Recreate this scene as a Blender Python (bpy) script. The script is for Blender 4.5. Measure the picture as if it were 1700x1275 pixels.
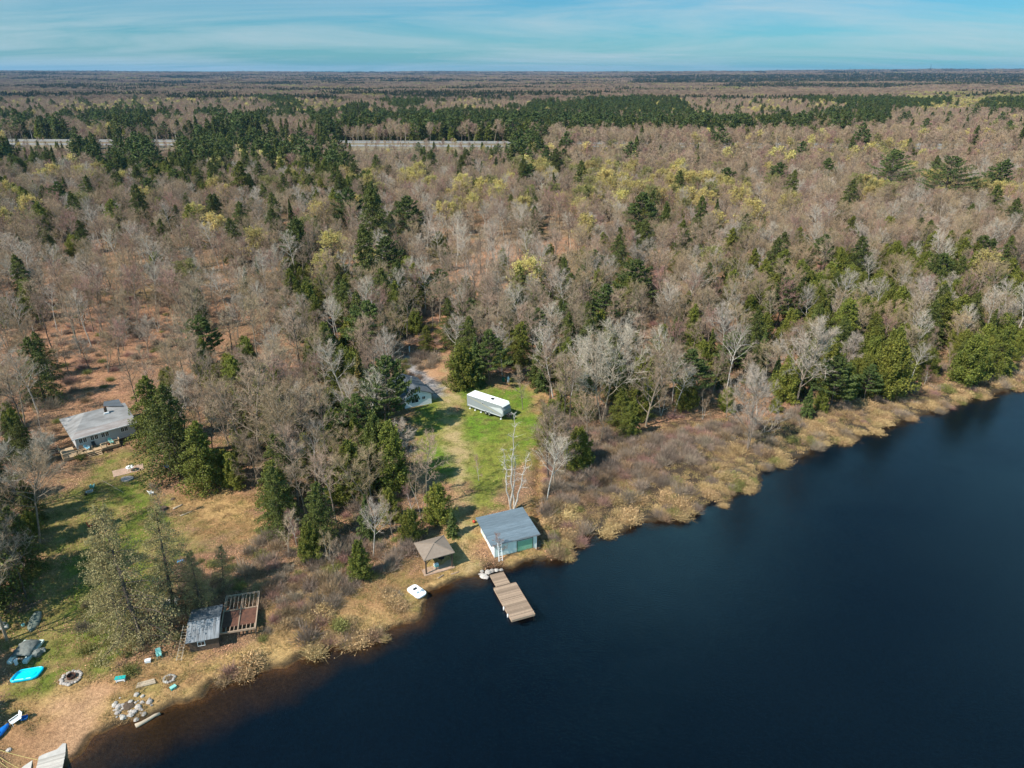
import bpy, math, random
import numpy as np
from mathutils import Vector, Matrix
R = math.radians
for o in list(bpy.data.objects): bpy.data.objects.remove(o)
S = bpy.context.scene
COL = S.collection
# ---------------------------------------------------------------- camera, world, sun, exposure
CAM_H = 62.0; PITCH = R(23.66); FPX = 1179.0
cam = bpy.data.cameras.new('camera'); cam.sensor_width = 36; cam.lens = 36*FPX/1700; cam.clip_end = 60000; cam.clip_start = .5
camo = bpy.data.objects.new('camera', cam); COL.objects.link(camo)
camo.location = (0, 0, CAM_H); camo.rotation_euler = (math.pi/2-PITCH, 0, 0); S.camera = camo
SUN_EL = R(46); SUN_AZ = math.atan2(-.80, -.60)          # where the sun stands
S.world = bpy.data.worlds.new('World'); S.world.use_nodes = True
CLOUD_OFF = (8.5, 11.5, 4.5)
def world():
    nt = S.world.node_tree; N = nt.nodes; L = nt.links; N.clear()
    out = N.new('ShaderNodeOutputWorld'); bg = N.new('ShaderNodeBackground'); bg.inputs[1].default_value = .075
    sky = N.new('ShaderNodeTexSky'); sky.sky_type = 'NISHITA'; sky.sun_disc = False
    sky.sun_elevation = SUN_EL; sky.sun_rotation = SUN_AZ % (2*math.pi); sky.air_density = 1.0; sky.dust_density = .4; sky.ozone_density = 1.6
    tc = N.new('ShaderNodeTexCoord'); sep = N.new('ShaderNodeSeparateXYZ'); L.new(tc.outputs['Generated'], sep.inputs[0])
    ad = N.new('ShaderNodeMath'); ad.operation = 'ADD'; ad.inputs[1].default_value = .07; L.new(sep.outputs[2], ad.inputs[0])
    mx = N.new('ShaderNodeMath'); mx.operation = 'MAXIMUM'; mx.inputs[1].default_value = .03; L.new(ad.outputs[0], mx.inputs[0])
    dv = [N.new('ShaderNodeMath') for _ in range(2)]
    cmb = N.new('ShaderNodeCombineXYZ')
    for i in range(2):
        dv[i].operation = 'DIVIDE'; L.new(sep.outputs[i], dv[i].inputs[0]); L.new(mx.outputs[0], dv[i].inputs[1]); L.new(dv[i].outputs[0], cmb.inputs[i])
    mp = N.new('ShaderNodeMapping'); mp.inputs['Scale'].default_value = (.42, .8, 1); mp.inputs['Rotation'].default_value = (0, 0, .25); mp.inputs['Location'].default_value = (3.1, 1.7, 0); L.new(cmb.outputs[0], mp.inputs[0])
    n1 = N.new('ShaderNodeTexNoise'); n1.inputs['Scale'].default_value = .55; n1.inputs['Detail'].default_value = 9; n1.inputs['Roughness'].default_value = .62; n1.inputs['Distortion'].default_value = .7
    L.new(mp.outputs[0], n1.inputs['Vector'])
    rp = N.new('ShaderNodeMapRange'); rp.inputs['From Min'].default_value = .38; rp.inputs['From Max'].default_value = .72; rp.inputs['To Max'].default_value = .8; L.new(n1.outputs[0], rp.inputs[0])
    tint = N.new('ShaderNodeMix'); tint.data_type = 'RGBA'; tint.blend_type = 'MULTIPLY'; tint.inputs[0].default_value = 1
    L.new(sky.outputs[0], tint.inputs[6]); tint.inputs[7].default_value = (.27, .66, .90, 1)
    # broken bright cloud higher up the sky (the lake mirrors it)
    n3 = N.new('ShaderNodeTexNoise'); n3.inputs['Scale'].default_value = 2.0; n3.inputs['Detail'].default_value = 6; n3.inputs['Roughness'].default_value = .55; n3.inputs['Distortion'].default_value = .4; m4 = N.new('ShaderNodeMapping'); m4.inputs['Location'].default_value = CLOUD_OFF; m4.inputs['Scale'].default_value = (1, 1, 1.3); L.new(tc.outputs['Generated'], m4.inputs[0]); L.new(m4.outputs[0], n3.inputs['Vector'])
    r3 = N.new('ShaderNodeMapRange'); r3.inputs['From Min'].default_value = .44; r3.inputs['From Max'].default_value = .62; L.new(n3.outputs[0], r3.inputs[0])
    h3 = N.new('ShaderNodeMapRange'); h3.inputs['From Min'].default_value = .18; h3.inputs['From Max'].default_value = .42; L.new(sep.outputs[2], h3.inputs[0])
    m3 = N.new('ShaderNodeMath'); m3.operation = 'MULTIPLY'; L.new(r3.outputs[0], m3.inputs[0]); L.new(h3.outputs[0], m3.inputs[1])
    h4 = N.new('ShaderNodeMapRange'); h4.inputs['From Min'].default_value = .78; h4.inputs['From Max'].default_value = .56; L.new(sep.outputs[2], h4.inputs[0])
    m5 = N.new('ShaderNodeMath'); m5.operation = 'MULTIPLY'; L.new(m3.outputs[0], m5.inputs[0]); L.new(h4.outputs[0], m5.inputs[1]); m3 = m5
    h6 = N.new('ShaderNodeMath'); h6.operation = 'SUBTRACT'; h6.inputs[0].default_value = 1; L.new(h3.outputs[0], h6.inputs[1])
    m6 = N.new('ShaderNodeMath'); m6.operation = 'MULTIPLY'; L.new(rp.outputs[0], m6.inputs[0]); L.new(h6.outputs[0], m6.inputs[1]); rp = m6
    mix = N.new('ShaderNodeMix'); mix.data_type = 'RGBA'; L.new(rp.outputs[0], mix.inputs[0]); L.new(tint.outputs[2], mix.inputs[6]); mix.inputs[7].default_value = (5.0, 5.9, 6.3, 1)
    mx3 = N.new('ShaderNodeMix'); mx3.data_type = 'RGBA'; L.new(m3.outputs[0], mx3.inputs[0]); L.new(mix.outputs[2], mx3.inputs[6]); mx3.inputs[7].default_value = (6, 14.5, 18.5, 1)
    L.new(mx3.outputs[2], bg.inputs[0]); L.new(bg.outputs[0], out.inputs[0])
world()
sun = bpy.data.lights.new('sun', 'SUN'); sun.energy = 5.0; sun.angle = R(.5); sun.color = (1, .935, .84)
suno = bpy.data.objects.new('sun', sun); COL.objects.link(suno)
sd_ = Vector((math.sin(SUN_AZ)*math.cos(SUN_EL), math.cos(SUN_AZ)*math.cos(SUN_EL), math.sin(SUN_EL)))
suno.rotation_euler = sd_.to_track_quat('Z', 'Y').to_euler(); suno.location = (-60, -40, 120)
V = S.view_settings; V.view_transform = 'Standard'; V.look = 'None'; V.exposure = .6; V.gamma = 1; V.use_curve_mapping = False
# ---------------------------------------------------------------- numeric helpers
def ss(a, b, x):
    t = np.clip((x-a)/(b-a), 0, 1); return t*t*(3-2*t)
def _h(ix, iy, s):
    n = (ix.astype(np.int64)*374761393 + iy.astype(np.int64)*668265263 + s*1274126177) & 0xffffffff
    n = ((n ^ (n >> 13))*1274126177) & 0xffffffff
    n = (n ^ (n >> 16)) & 0xffffffff
    return n/4294967295.0
def vnoise(x, y, s=0):
    x = np.asarray(x, float); y = np.asarray(y, float)
    ix = np.floor(x); iy = np.floor(y); fx = x-ix; fy = y-iy
    fx = fx*fx*(3-2*fx); fy = fy*fy*(3-2*fy)
    a = _h(ix, iy, s); b = _h(ix+1, iy, s); c = _h(ix, iy+1, s); d = _h(ix+1, iy+1, s)
    return (a*(1-fx)+b*fx)*(1-fy)+(c*(1-fx)+d*fx)*fy
def fbm(x, y, s=0, o=4):
    r = 0; a = .5; t = 0
    for i in range(o):
        r = r+a*vnoise(x, y, s+i*17); t += a; a *= .5; x = np.asarray(x)*2.03+11.3; y = np.asarray(y)*2.03+5.1
    return r/t
def ray(px, py, z=0.):
    u = (px-850)/FPX; v = (637.5-py)/FPX
    d = (u, math.cos(PITCH)+v*math.sin(PITCH), -math.sin(PITCH)+v*math.cos(PITCH))
    t = (CAM_H-z)/-d[2]
    return d[0]*t, d[1]*t
def seen(x, y, z):
    f = y*math.cos(PITCH)-(z-CAM_H)*math.sin(PITCH); up = y*math.sin(PITCH)+(z-CAM_H)*math.cos(PITCH)
    f = np.maximum(f, 1e-3)
    return 850+FPX*x/f, 637.5-FPX*up/f, f
def polysd(x, y, pts, closed=True):
    """signed distance, positive inside"""
    x = np.asarray(x, float); y = np.asarray(y, float)
    best = np.full(x.shape, 1e18); ins = np.zeros(x.shape, bool); n = len(pts)
    for i in range(n if closed else n-1):
        ax, ay = pts[i]; bx, by = pts[(i+1) % n]
        ex, ey = bx-ax, by-ay
        t = np.clip(((x-ax)*ex+(y-ay)*ey)/(ex*ex+ey*ey+1e-9), 0, 1)
        best = np.minimum(best, (x-ax-t*ex)**2+(y-ay-t*ey)**2)
        if closed and ay != by:
            c = ((ay > y) != (by > y)) & (x < (bx-ax)*(y-ay)/(by-ay)+ax)
            ins ^= c
    best = np.sqrt(best)
    return np.where(ins, best, -best) if closed else best
def px2g(pts, z=.9): return [ray(a, b, z) for a, b in pts]
# ---------------------------------------------------------------- shoreline and terrain
SHORE_PX = [(40,1330),(112,1275),(128,1250),(150,1219),(180,1211),(215,1203),(245,1189),(262,1178),(285,1166),(330,1159),(352,1140),(400,1118),(455,1105),(480,1101),(520,1085),
 (575,1071),(640,1052),(690,1030),(706,1010),(712,985),(735,972),(770,962),(798,957),(812,945),(850,942),(888,930),(905,930),(935,925),(955,905),(968,893),(1000,885),(1040,878),(1075,866),
 (1120,862),(1165,848),(1180,836),(1205,840),(1222,822),(1262,798),(1266,782),(1300,772),(1342,755),(1352,738),(1400,730),(1452,715),(1480,707),(1520,690),(1545,686),(1600,664),(1640,655),(1700,644)]
SHORE = px2g(SHORE_PX, 0)
LAKE = [(-120,-10),(-62,22)]+SHORE+[(150,170),(230,205),(420,215),(600,60),(600,-400),(-160,-400)]
RD_A = ray(-200, 231, 9); RD_B = ray(900, 236, 9)
def road_sd(x, y):
    ex, ey = RD_B[0]-RD_A[0], RD_B[1]-RD_A[1]; l = math.hypot(ex, ey)
    t = ((x-RD_A[0])*ex+(y-RD_A[1])*ey)/l; d = ((x-RD_A[0])*-ey+(y-RD_A[1])*ex)/l
    return t, d, l
DITCH = px2g([(905,930),(897,900),(893,860),(893,800),(900,752),(905,715),(908,660)], .8)
def height(x, y):
    x = np.asarray(x, float); y = np.asarray(y, float)
    sd = -polysd(x, y, LAKE)
    near = np.hypot(x, y) < 400
    sd = sd+np.where(near, (vnoise(x/2.1, y/2.1, 3)-.5)*1.5+(vnoise(x/.8, y/.8, 5)-.5)*.7, 0)
    land = .28+.75*ss(0, 9, sd)+np.clip(sd-9, 0, 260)*.008+(fbm(x/14, y/14, 9, 3)-.5)*.5*ss(3, 25, sd)
    z = np.where(sd > 0, land*ss(-.2, .6, sd), np.maximum(sd*.16, -3))
    z = z-.7*ss(.9, 0, polysd(x, y, DITCH, False)-.25)*ss(0, 3, sd)
    r = np.hypot(x, y)
    z = z+ss(150, 900, r)*(fbm(x/160, y/160, 21, 3)-.45)*9*np.where(sd > 0, ss(20, 150, sd), 0)
    az = x/np.maximum(y, 1)
    far = ss(2200, 11000, r)*(22+42*fbm(x/2100, y/1500, 33, 4)+np.clip(az-.15, 0, .8)*70+np.clip(-az-.35, 0, .5)*50)
    z = z+far+ss(1200, 3500, r)*(fbm(x/700, y/420, 41, 3)-.5)*22
    t, d, l = road_sd(x, y)
    z = np.where((np.abs(d) < 90) & (sd > 0), z+(7.5-z)*ss(60, 30, np.abs(d+8)), z)
    z = z+7*ss(30, 60, x)*np.exp(-((d+75)/26)**2)
    return z
def G(px, py):
    z = 1.
    for _ in range(6):
        x, y = ray(px, py, z); z = float(height(np.array([x]), np.array([y]))[0])
    return Vector((x, y, z))
def hz(x, y): return float(height(np.array([x]), np.array([y]))[0])
# ---------------------------------------------------------------- mesh helpers
def np_mesh(name, verts, faces, mats, midx=None, smooth=False):
    """faces: list of (k, array[n,k])"""
    me = bpy.data.meshes.new(name); verts = np.asarray(verts, np.float32)
    me.vertices.add(len(verts)); me.vertices.foreach_set('co', verts.ravel())
    loops = np.concatenate([f.ravel() for f in faces]); nf = sum(len(f) for f in faces)
    me.loops.add(len(loops)); me.loops.foreach_set('vertex_index', loops.astype(np.int32))
    me.polygons.add(nf)
    cnt = np.concatenate([np.full(len(f), f.shape[1]) for f in faces]); st = np.concatenate([[0], np.cumsum(cnt)[:-1]])
    me.polygons.foreach_set('loop_start', st.astype(np.int32))
    try: me.polygons.foreach_set('loop_total', cnt.astype(np.int32))
    except Exception: pass
    if midx is not None: me.polygons.foreach_set('material_index', np.asarray(midx, np.int32))
    me.polygons.foreach_set('use_smooth', np.full(nf, smooth, bool))
    for m in mats: me.materials.append(m)
    me.update(calc_edges=True); return me
class MB:
    def __init__(s): s.v = []; s.f = []; s.m = []
    def add(s, vs, fs, m=0):
        b = len(s.v); s.v += [tuple(q) for q in vs]
        for f in fs: s.f.append(tuple(b+i for i in f)); s.m.append(m)
    def box(s, x0, x1, y0, y1, z0, z1, m=0, rz=0, c=None):
        vs = [Vector((x, y, z)) for z in (z0, z1) for x, y in ((x0, y0), (x1, y0), (x1, y1), (x0, y1))]
        if rz:
            c = Vector(c) if c else Vector(((x0+x1)/2, (y0+y1)/2, 0)); M = Matrix.Rotation(rz, 3, 'Z'); vs = [M@(q-c)+c for q in vs]
        s.add(vs, [(3,2,1,0),(4,5,6,7),(0,1,5,4),(1,2,6,5),(2,3,7,6),(3,0,4,7)], m)
    def bar(s, a, b, w, h, m=0):
        a = Vector(a); b = Vector(b); d = (b-a).normalized(); u = Vector((0,0,1)) if abs(d.z) < .95 else Vector((1,0,0))
        r = d.cross(u).normalized()*w/2; t = r.cross(d).normalized()*h/2
        vs = [p+i*r+j*t for p in (a, b) for i, j in ((-1,-1),(1,-1),(1,1),(-1,1))]
        s.add(vs, [(0,1,2,3),(7,6,5,4),(0,4,5,1),(1,5,6,2),(2,6,7,3),(3,7,4,0)], m)
    def tube(s, a, b, r0, r1=None, n=8, m=0, cap=True):
        r1 = r0 if r1 is None else r1; a = Vector(a); b = Vector(b); d = (b-a).normalized()
        u = d.orthogonal().normalized(); w = d.cross(u)
        vs = [p+(u*math.cos(2*math.pi*i/n)+w*math.sin(2*math.pi*i/n))*r for p, r in ((a, r0), (b, r1)) for i in range(n)]
        fs = [(i, (i+1) % n, n+(i+1) % n, n+i) for i in range(n)]
        if cap: fs += [tuple(range(n))[::-1], tuple(range(n, 2*n))]
        s.add(vs, fs, m)
    def prism(s, poly, z0, z1, m=0):
        n = len(poly); z0 = z0 if isinstance(z0, (list, tuple)) else [z0]*n; z1 = z1 if isinstance(z1, (list, tuple)) else [z1]*n
        vs = [(p[0], p[1], a) for p, a in zip(poly, z0)]+[(p[0], p[1], a) for p, a in zip(poly, z1)]
        s.add(vs, [tuple(range(n))[::-1], tuple(range(n, 2*n))]+[(i, (i+1) % n, n+(i+1) % n, n+i) for i in range(n)], m)
    def slab(s, pts, t, m=0):
        """thick plate below a planar polygon"""
        n = len(pts); top = [Vector(p) for p in pts]; nn = (top[1]-top[0]).cross(top[2]-top[0]).normalized()
        if nn.z < 0: top = top[::-1]; nn = -nn
        vs = top+[p-nn*t for p in top]
        s.add(vs, [tuple(range(n)), tuple(range(n, 2*n))[::-1]]+[(i, n+i, n+(i+1) % n, (i+1) % n) for i in range(n)], m)
    def rings(s, rows, m=0, cap=True):
        b = []; n = len(rows[0]); vs = [p for r in rows for p in r]
        fs = [(k*n+i, k*n+(i+1) % n, (k+1)*n+(i+1) % n, (k+1)*n+i) for k in range(len(rows)-1) for i in range(n)]
        if cap: fs += [tuple(range(n))[::-1], tuple(range((len(rows)-1)*n, len(rows)*n))]
        s.add(vs, fs, m)
    def rock(s, c, r, seed, m=0, flat=.6):
        rg = random.Random(seed); rows = []; n = 7
        for k in range(5):
            a = -math.pi/2+math.pi*(k+.001)/4; rr = max(.05, math.cos(a))
            rows.append([(c[0]+r*rr*math.cos(2*math.pi*i/n+k*.3)*rg.uniform(.8, 1.15), c[1]+r*rr*math.sin(2*math.pi*i/n+k*.3)*rg.uniform(.8, 1.15), c[2]+r*flat*(math.sin(a))*rg.uniform(.85, 1.1)) for i in range(n)])
        s.rings(rows, m)
    def build(s, name, mats, parent=None, smooth=False, loc=None, rz=0, bev=0):
        me = bpy.data.meshes.new(name); me.from_pydata(s.v, [], s.f)
        for m in (mats if isinstance(mats, (list, tuple)) else [mats]): me.materials.append(m)
        me.polygons.foreach_set('material_index', s.m)
        if smooth: me.polygons.foreach_set('use_smooth', [True]*len(s.f))
        me.update(); o = bpy.data.objects.new(name, me); COL.objects.link(o)
        if parent: o.parent = parent
        if loc is not None: o.location = loc
        o.rotation_euler.z = rz
        if bev:
            b = o.modifiers.new('bevel', 'BEVEL'); b.width = bev; b.segments = 2; b.limit_method = 'ANGLE'
        return o
def tag(o, label=None, cat=None, group=None, kind=None):
    for k, v in (('label', label), ('category', cat), ('group', group), ('kind', kind)):
        if v: o[k] = v
    return o
def thing(name, label, cat, loc, rz=0, group=None):
    o = bpy.data.objects.new(name, None); COL.objects.link(o); o.location = loc; o.rotation_euler.z = rz; o.empty_display_size = .3
    return tag(o, label, cat, group)
# ---------------------------------------------------------------- materials
def lin(c): return tuple(((x/255)/12.92 if x/255 < .04045 else ((x/255+.055)/1.055)**2.4) for x in c)
def mat(name, c, rough=.7, var=.15, scale=3., c2=None, bump=0., bscale=None, rand=0., island=0., metal=0., stretch=None, transl=0., spec=.3, world_co=False):
    m = bpy.data.materials.new(name); m.use_nodes = True; nt = m.node_tree; N = nt.nodes; L = nt.links; b = N['Principled BSDF']
    b.inputs['Roughness'].default_value = rough; b.inputs['Metallic'].default_value = metal; b.inputs['Specular IOR Level'].default_value = spec
    c2 = c2 or tuple(x*(1-2.2*var) for x in c)
    if world_co:
        tc = N.new('ShaderNodeNewGeometry'); vec = tc.outputs['Position']
    else:
        tc = N.new('ShaderNodeTexCoord'); vec = tc.outputs['Object']
    if stretch:
        mp = N.new('ShaderNodeMapping'); mp.inputs['Scale'].default_value = stretch; L.new(vec, mp.inputs[0]); vec = mp.outputs[0]
    n = N.new('ShaderNodeTexNoise'); n.inputs['Scale'].default_value = scale; n.inputs['Detail'].default_value = 6; n.inputs['Roughness'].default_value = .65; L.new(vec, n.inputs['Vector'])
    mr = N.new('ShaderNodeMapRange'); mr.inputs['From Min'].default_value = .32; mr.inputs['From Max'].default_value = .68; L.new(n.outputs[0], mr.inputs[0])
    mx = N.new('ShaderNodeMix'); mx.data_type = 'RGBA'; L.new(mr.outputs[0], mx.inputs[0]); mx.inputs[6].default_value = (*c, 1); mx.inputs[7].default_value = (*c2, 1)
    col = mx.outputs[2]
    for kind, amt in (('obj', rand), ('isl', island)):
        if amt:
            if kind == 'obj': i = N.new('ShaderNodeObjectInfo'); rv = i.outputs['Random']
            else: i = N.new('ShaderNodeNewGeometry'); rv = i.outputs['Random Per Island']
            h = N.new('ShaderNodeHueSaturation'); q = N.new('ShaderNodeMapRange'); q.inputs['To Min'].default_value = 1-amt; q.inputs['To Max'].default_value = 1+amt; L.new(rv, q.inputs[0])
            L.new(q.outputs[0], h.inputs['Value']); L.new(col, h.inputs['Color'])
            if kind == 'obj':
                q2 = N.new('ShaderNodeMath'); q2.operation = 'MULTIPLY'; q2.inputs[1].default_value = 7.31; L.new(rv, q2.inputs[0])
                q3 = N.new('ShaderNodeMath'); q3.operation = 'FRACT'; L.new(q2.outputs[0], q3.inputs[0])
                q4 = N.new('ShaderNodeMapRange'); q4.inputs['To Min'].default_value = .5-.05*amt; q4.inputs['To Max'].default_value = .5+.05*amt; L.new(q3.outputs[0], q4.inputs[0]); L.new(q4.outputs[0], h.inputs['Hue'])
            col = h.outputs[0]
    L.new(col, b.inputs['Base Color'])
    if bump:
        bp = N.new('ShaderNodeBump'); bp.inputs['Strength'].default_value = bump; bp.inputs['Distance'].default_value = .05
        n2 = N.new('ShaderNodeTexNoise'); n2.inputs['Scale'].default_value = bscale or scale*4; n2.inputs['Detail'].default_value = 4; L.new(vec, n2.inputs['Vector']); L.new(n2.outputs[0], bp.inputs['Height']); L.new(bp.outputs[0], b.inputs['Normal'])
    if transl:
        tr = N.new('ShaderNodeBsdfTranslucent'); ms = N.new('ShaderNodeMixShader'); ms.inputs[0].default_value = transl
        L.new(col, tr.inputs[0]); L.new(b.outputs[0], ms.inputs[1]); L.new(tr.outputs[0], ms.inputs[2]); L.new(ms.outputs[0], N['Material Output'].inputs[0])
    return m
# ---------------------------------------------------------------- ground sheet
ZONES = {'thicket': [[(440,640),(600,560),(650,600),(670,700),(690,830),(680,890),(610,940),(480,930),(450,850),(300,810),(240,740),(230,640)], [(930,640),(1130,560),(1340,640),(1060,700)], [(1340,660),(1340,480),(1710,470),(1710,610),(1560,640)]],  # ground cover areas as seen from the air
 'lawn': [[(700,660),(745,655),(770,690),(840,690),(870,665),(893,700),(892,740),(870,775),(838,800),(812,840),(800,870),(770,800),(735,800),(700,780),(680,740),(690,700)],
          [(770,695),(800,692),(850,700),(870,672),(888,700),(888,735),(868,770),(835,790),(800,780),(772,740)],
          [(740,645),(775,640),(850,650),(862,640),(850,630),(880,650),(895,690),(900,740),(880,760),(770,700)]],
 'yard': [[(60,870),(130,800),(160,770),(230,740),(265,790),(255,830),(300,870),(330,900),(300,960),(250,1010),(230,1080),(150,1110),(60,1150),(0,1180),(0,1020),(60,950)]],
 'path': [[(735,700),(765,700),(778,760),(772,830),(790,880),(785,950),(750,960),(745,880),(752,800),(738,745)],
          [(690,600),(745,590),(752,640),(770,690),(730,700),(722,660)]],
 'straw': [[(0,1150),(150,1100),(330,1075),(345,1160),(150,1219),(100,1295),(0,1300)], [(600,960),(690,930),(735,890),(765,850),(800,850),(800,930),(905,900),(935,925),(800,960),(700,1012),(640,1060),(560,1075),(480,1100),(400,1115),(340,1160),(260,1180),(150,1215),(170,1150),(260,1090),(330,1080),(440,1060),(440,980),(520,960)],
           [(270,830),(330,815),(430,830),(440,870),(420,910),(330,890)],
           [(860,640),(910,660),(912,740),(895,860),(885,900),(850,900),(880,800),(898,740)]],
 'soil': [[(95,1180),(140,1135),(175,1110),(185,1130),(160,1180),(150,1219),(128,1250),(112,1285),(20,1300),(25,1250),(60,1200)],
          [(690,610),(740,600),(738,640),(700,650)]],
 'gravel': [[(655,600),(680,595),(735,655),(722,668),(700,640)]],
 'marsh': [[(900,915),(915,840),(905,740),(960,700),(1060,710),(1170,700),(1300,690),(1330,670),(1420,665),(1560,640),(1700,620),(1700,660),(1480,720),(1260,810),(1160,860),(960,900)],
           [(430,985),(560,960),(640,975),(700,1010),(560,1080),(400,1120),(440,1060)]],
 'litter2': [[(0,470),(330,520),(340,560),(240,610),(230,680),(90,690),(0,700)], [(700,500),(800,420),(960,400),(850,470),(790,530),(760,580),(700,580)], [(270,800),(440,800),(440,850),(330,860)]],
}
ZG = {k: [px2g(p) for p in v] for k, v in ZONES.items()}
def zone(k, x, y, soft=2.5):
    w = np.zeros(np.shape(x))
    for p in ZG[k]: w = np.maximum(w, ss(-soft, soft, polysd(x, y, p)+(fbm(x/2.2, y/2.2, hash(k[0]) % 3+71, 3)-.5)*soft*3.2))
    return w
zone_names = list(ZONES)
def cover_colour(x, y, sd):
    n1 = fbm(x/6, y/6, 51, 4); n2 = fbm(x/1.6, y/1.6, 53, 3); n3 = fbm(x/25, y/25, 57, 3)
    L3 = lambda a, b, t: np.asarray(a)[None, :]*(1-t[:, None])+np.asarray(b)[None, :]*t[:, None]
    def over(c, d, w): return c*(1-w[:, None])+d*w[:, None]
    t1 = ss(.35, .65, n1); t2 = ss(.35, .65, n2)
    c = L3((.30,.165,.095), (.20,.13,.07), t1); c = c*(.8+.4*t2[:, None])
    c = over(c, L3((.13,.11,.04), (.20,.16,.07), t2), ss(.55, .7, n3)*.6); c = over(c, L3((.09,.095,.03), (.16,.12,.06), t2), zone('thicket', x, y, 4)*.8)
    c = over(c, L3((.40,.215,.125), (.31,.165,.09), t2), zone('litter2', x, y, 4))
    c = over(c, L3((.06,.042,.028), (.17,.105,.06), ss(.45, .65, n1)), zone('marsh', x, y, 3)); c = over(c, np.tile((.05,.04,.03), (len(x), 1)), zone('marsh', x, y, 2)*ss(6, 2, sd)*.9)
    st = L3((.40,.26,.11), (.30,.17,.08), t1); st = over(st, np.tile((.17,.17,.04), (len(x), 1)), ss(.55, .72, n2)*.45)
    c = over(c, st, zone('straw', x, y))
    yd = L3((.125,.155,.025), (.22,.185,.06), ss(.42, .66, n1)); yd = over(yd, np.tile((.33,.20,.10), (len(x), 1)), ss(.55, .75, n2)*.5)
    c = over(c, yd, zone('yard', x, y))
    lw = L3((.125,.20,.022), (.20,.205,.04), t1); lw = over(lw, np.tile((.26,.19,.08), (len(x), 1)), ss(.56, .74, n2)*.4)
    c = over(c, lw, zone('lawn', x, y, 2.0))
    c = over(c, L3((.37,.27,.14), (.28,.23,.09), t2), zone('path', x, y, 1.4)*.9)
    c = over(c, L3((.42,.25,.14), (.35,.19,.10), t1), zone('soil', x, y, 1.8))
    c = over(c, L3((.33,.31,.30), (.24,.21,.19), t2), zone('gravel', x, y, 1.2))
    r = np.hypot(x, y)
    # beyond the clearings: woodland floor, far off it carries the colours of the woods themselves
    fc = L3((.135,.10,.068), (.085,.065,.045), ss(.35, .65, fbm(x/300, y/160, 61, 4)))
    fc = over(fc, np.tile((.030,.040,.018), (len(x), 1)), ss(.55, .66, fbm(x/700, y/260, 63, 4))*.8)
    c = over(c, fc, ss(220, 600, r))
    t, d, l = road_sd(x, y)
    c = over(c, L3((.17,.135,.08), (.22,.18,.12), t2), ss(48, 40, np.abs(d+6))*((sd > 0)*1.))
    # the banks: wet peat at the waterline, sandy to navy below, the water's light loss put into the bed colour
    c = over(c, np.tile((.05,.035,.02), (len(x), 1)), ss(1.0, .2, sd)*(sd < 1.2))
    lo = ss(8, -22, x)[:, None]; bed = L3((.12,.06,.022), (.045,.026,.012), ss(0, 1.6, -sd))*(.25+.75*lo); edge = 1.0+5.5*ss(10, -35, x); bed = over(bed, np.tile((.0004,.008,.020), (len(x), 1)), ss(.2, 1, (-sd+(n1-.5)*3)/edge))
    c = np.where((sd < 0)[:, None], bed, c)
    return c
def build_ground():
    def axis_x():
        a = list(np.arange(0, 135, .6)); s = .6
        while a[-1] < 16000: s *= 1.055; a.append(a[-1]+s)
        a = np.array(a); return np.concatenate([-a[:0:-1], a])
    def axis_y():
        a = list(np.arange(-300, 30, 12.)); a += list(np.arange(30, 190, .55)); s = .55
        while a[-1] < 17500: s = min(s*1.03, max(s, a[-1]*.011)); a.append(a[-1]+s)
        return np.array(a)
    X, Y = np.meshgrid(axis_x(), axis_y()); ny, nx = X.shape; x = X.ravel(); y = Y.ravel()
    z = height(x, y); sd = -polysd(x, y, LAKE)+np.where(np.hypot(x, y) < 400, (vnoise(x/2.1, y/2.1, 3)-.5)*1.5+(vnoise(x/.8, y/.8, 5)-.5)*.7, 0)
    c = cover_colour(x, y, sd)
    i = (np.arange(ny-1)[:, None]*nx+np.arange(nx-1)[None, :]).ravel()
    me = np_mesh('ground', np.stack([x, y, z], 1), [np.stack([i, i+1, i+nx+1, i+nx], 1)], [], smooth=True)
    at = me.color_attributes.new('cover', 'FLOAT_COLOR', 'POINT')
    at.data.foreach_set('color', np.concatenate([c, np.ones((len(c), 1))], 1).astype(np.float32).ravel())
    m = bpy.data.materials.new('ground'); m.use_nodes = True; N = m.node_tree.nodes; L = m.node_tree.links; b = N['Principled BSDF']
    b.inputs['Roughness'].default_value = .95; b.inputs['Specular IOR Level'].default_value = .1
    a = N.new('ShaderNodeAttribute'); a.attribute_name = 'cover'; g = N.new('ShaderNodeNewGeometry')
    col = a.outputs['Color']
    for sc, lo, hi in ((2.6, .62, 1.38), (9., .55, 1.45)):
        n = N.new('ShaderNodeTexNoise'); n.inputs['Scale'].default_value = sc; n.inputs['Detail'].default_value = 5; n.inputs['Roughness'].default_value = .7; L.new(g.outputs['Position'], n.inputs['Vector'])
        r = N.new('ShaderNodeMapRange'); r.inputs['From Min'].default_value = .3; r.inputs['From Max'].default_value = .7; r.inputs['To Min'].default_value = lo; r.inputs['To Max'].default_value = hi; L.new(n.outputs[0], r.inputs[0])
        h = N.new('ShaderNodeHueSaturation'); L.new(r.outputs[0], h.inputs['Value']); L.new(col, h.inputs['Color']); col = h.outputs[0]
    L.new(col, b.inputs['Base Color'])
    bp = N.new('ShaderNodeBump'); bp.inputs['Strength'].default_value = .8; bp.inputs['Distance'].default_value = .12; L.new(n.outputs[0], bp.inputs['Height']); L.new(bp.outputs[0], b.inputs['Normal'])
    me.materials.append(m); o = bpy.data.objects.new('ground', me); COL.objects.link(o); tag(o, kind='structure')
build_ground()
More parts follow.
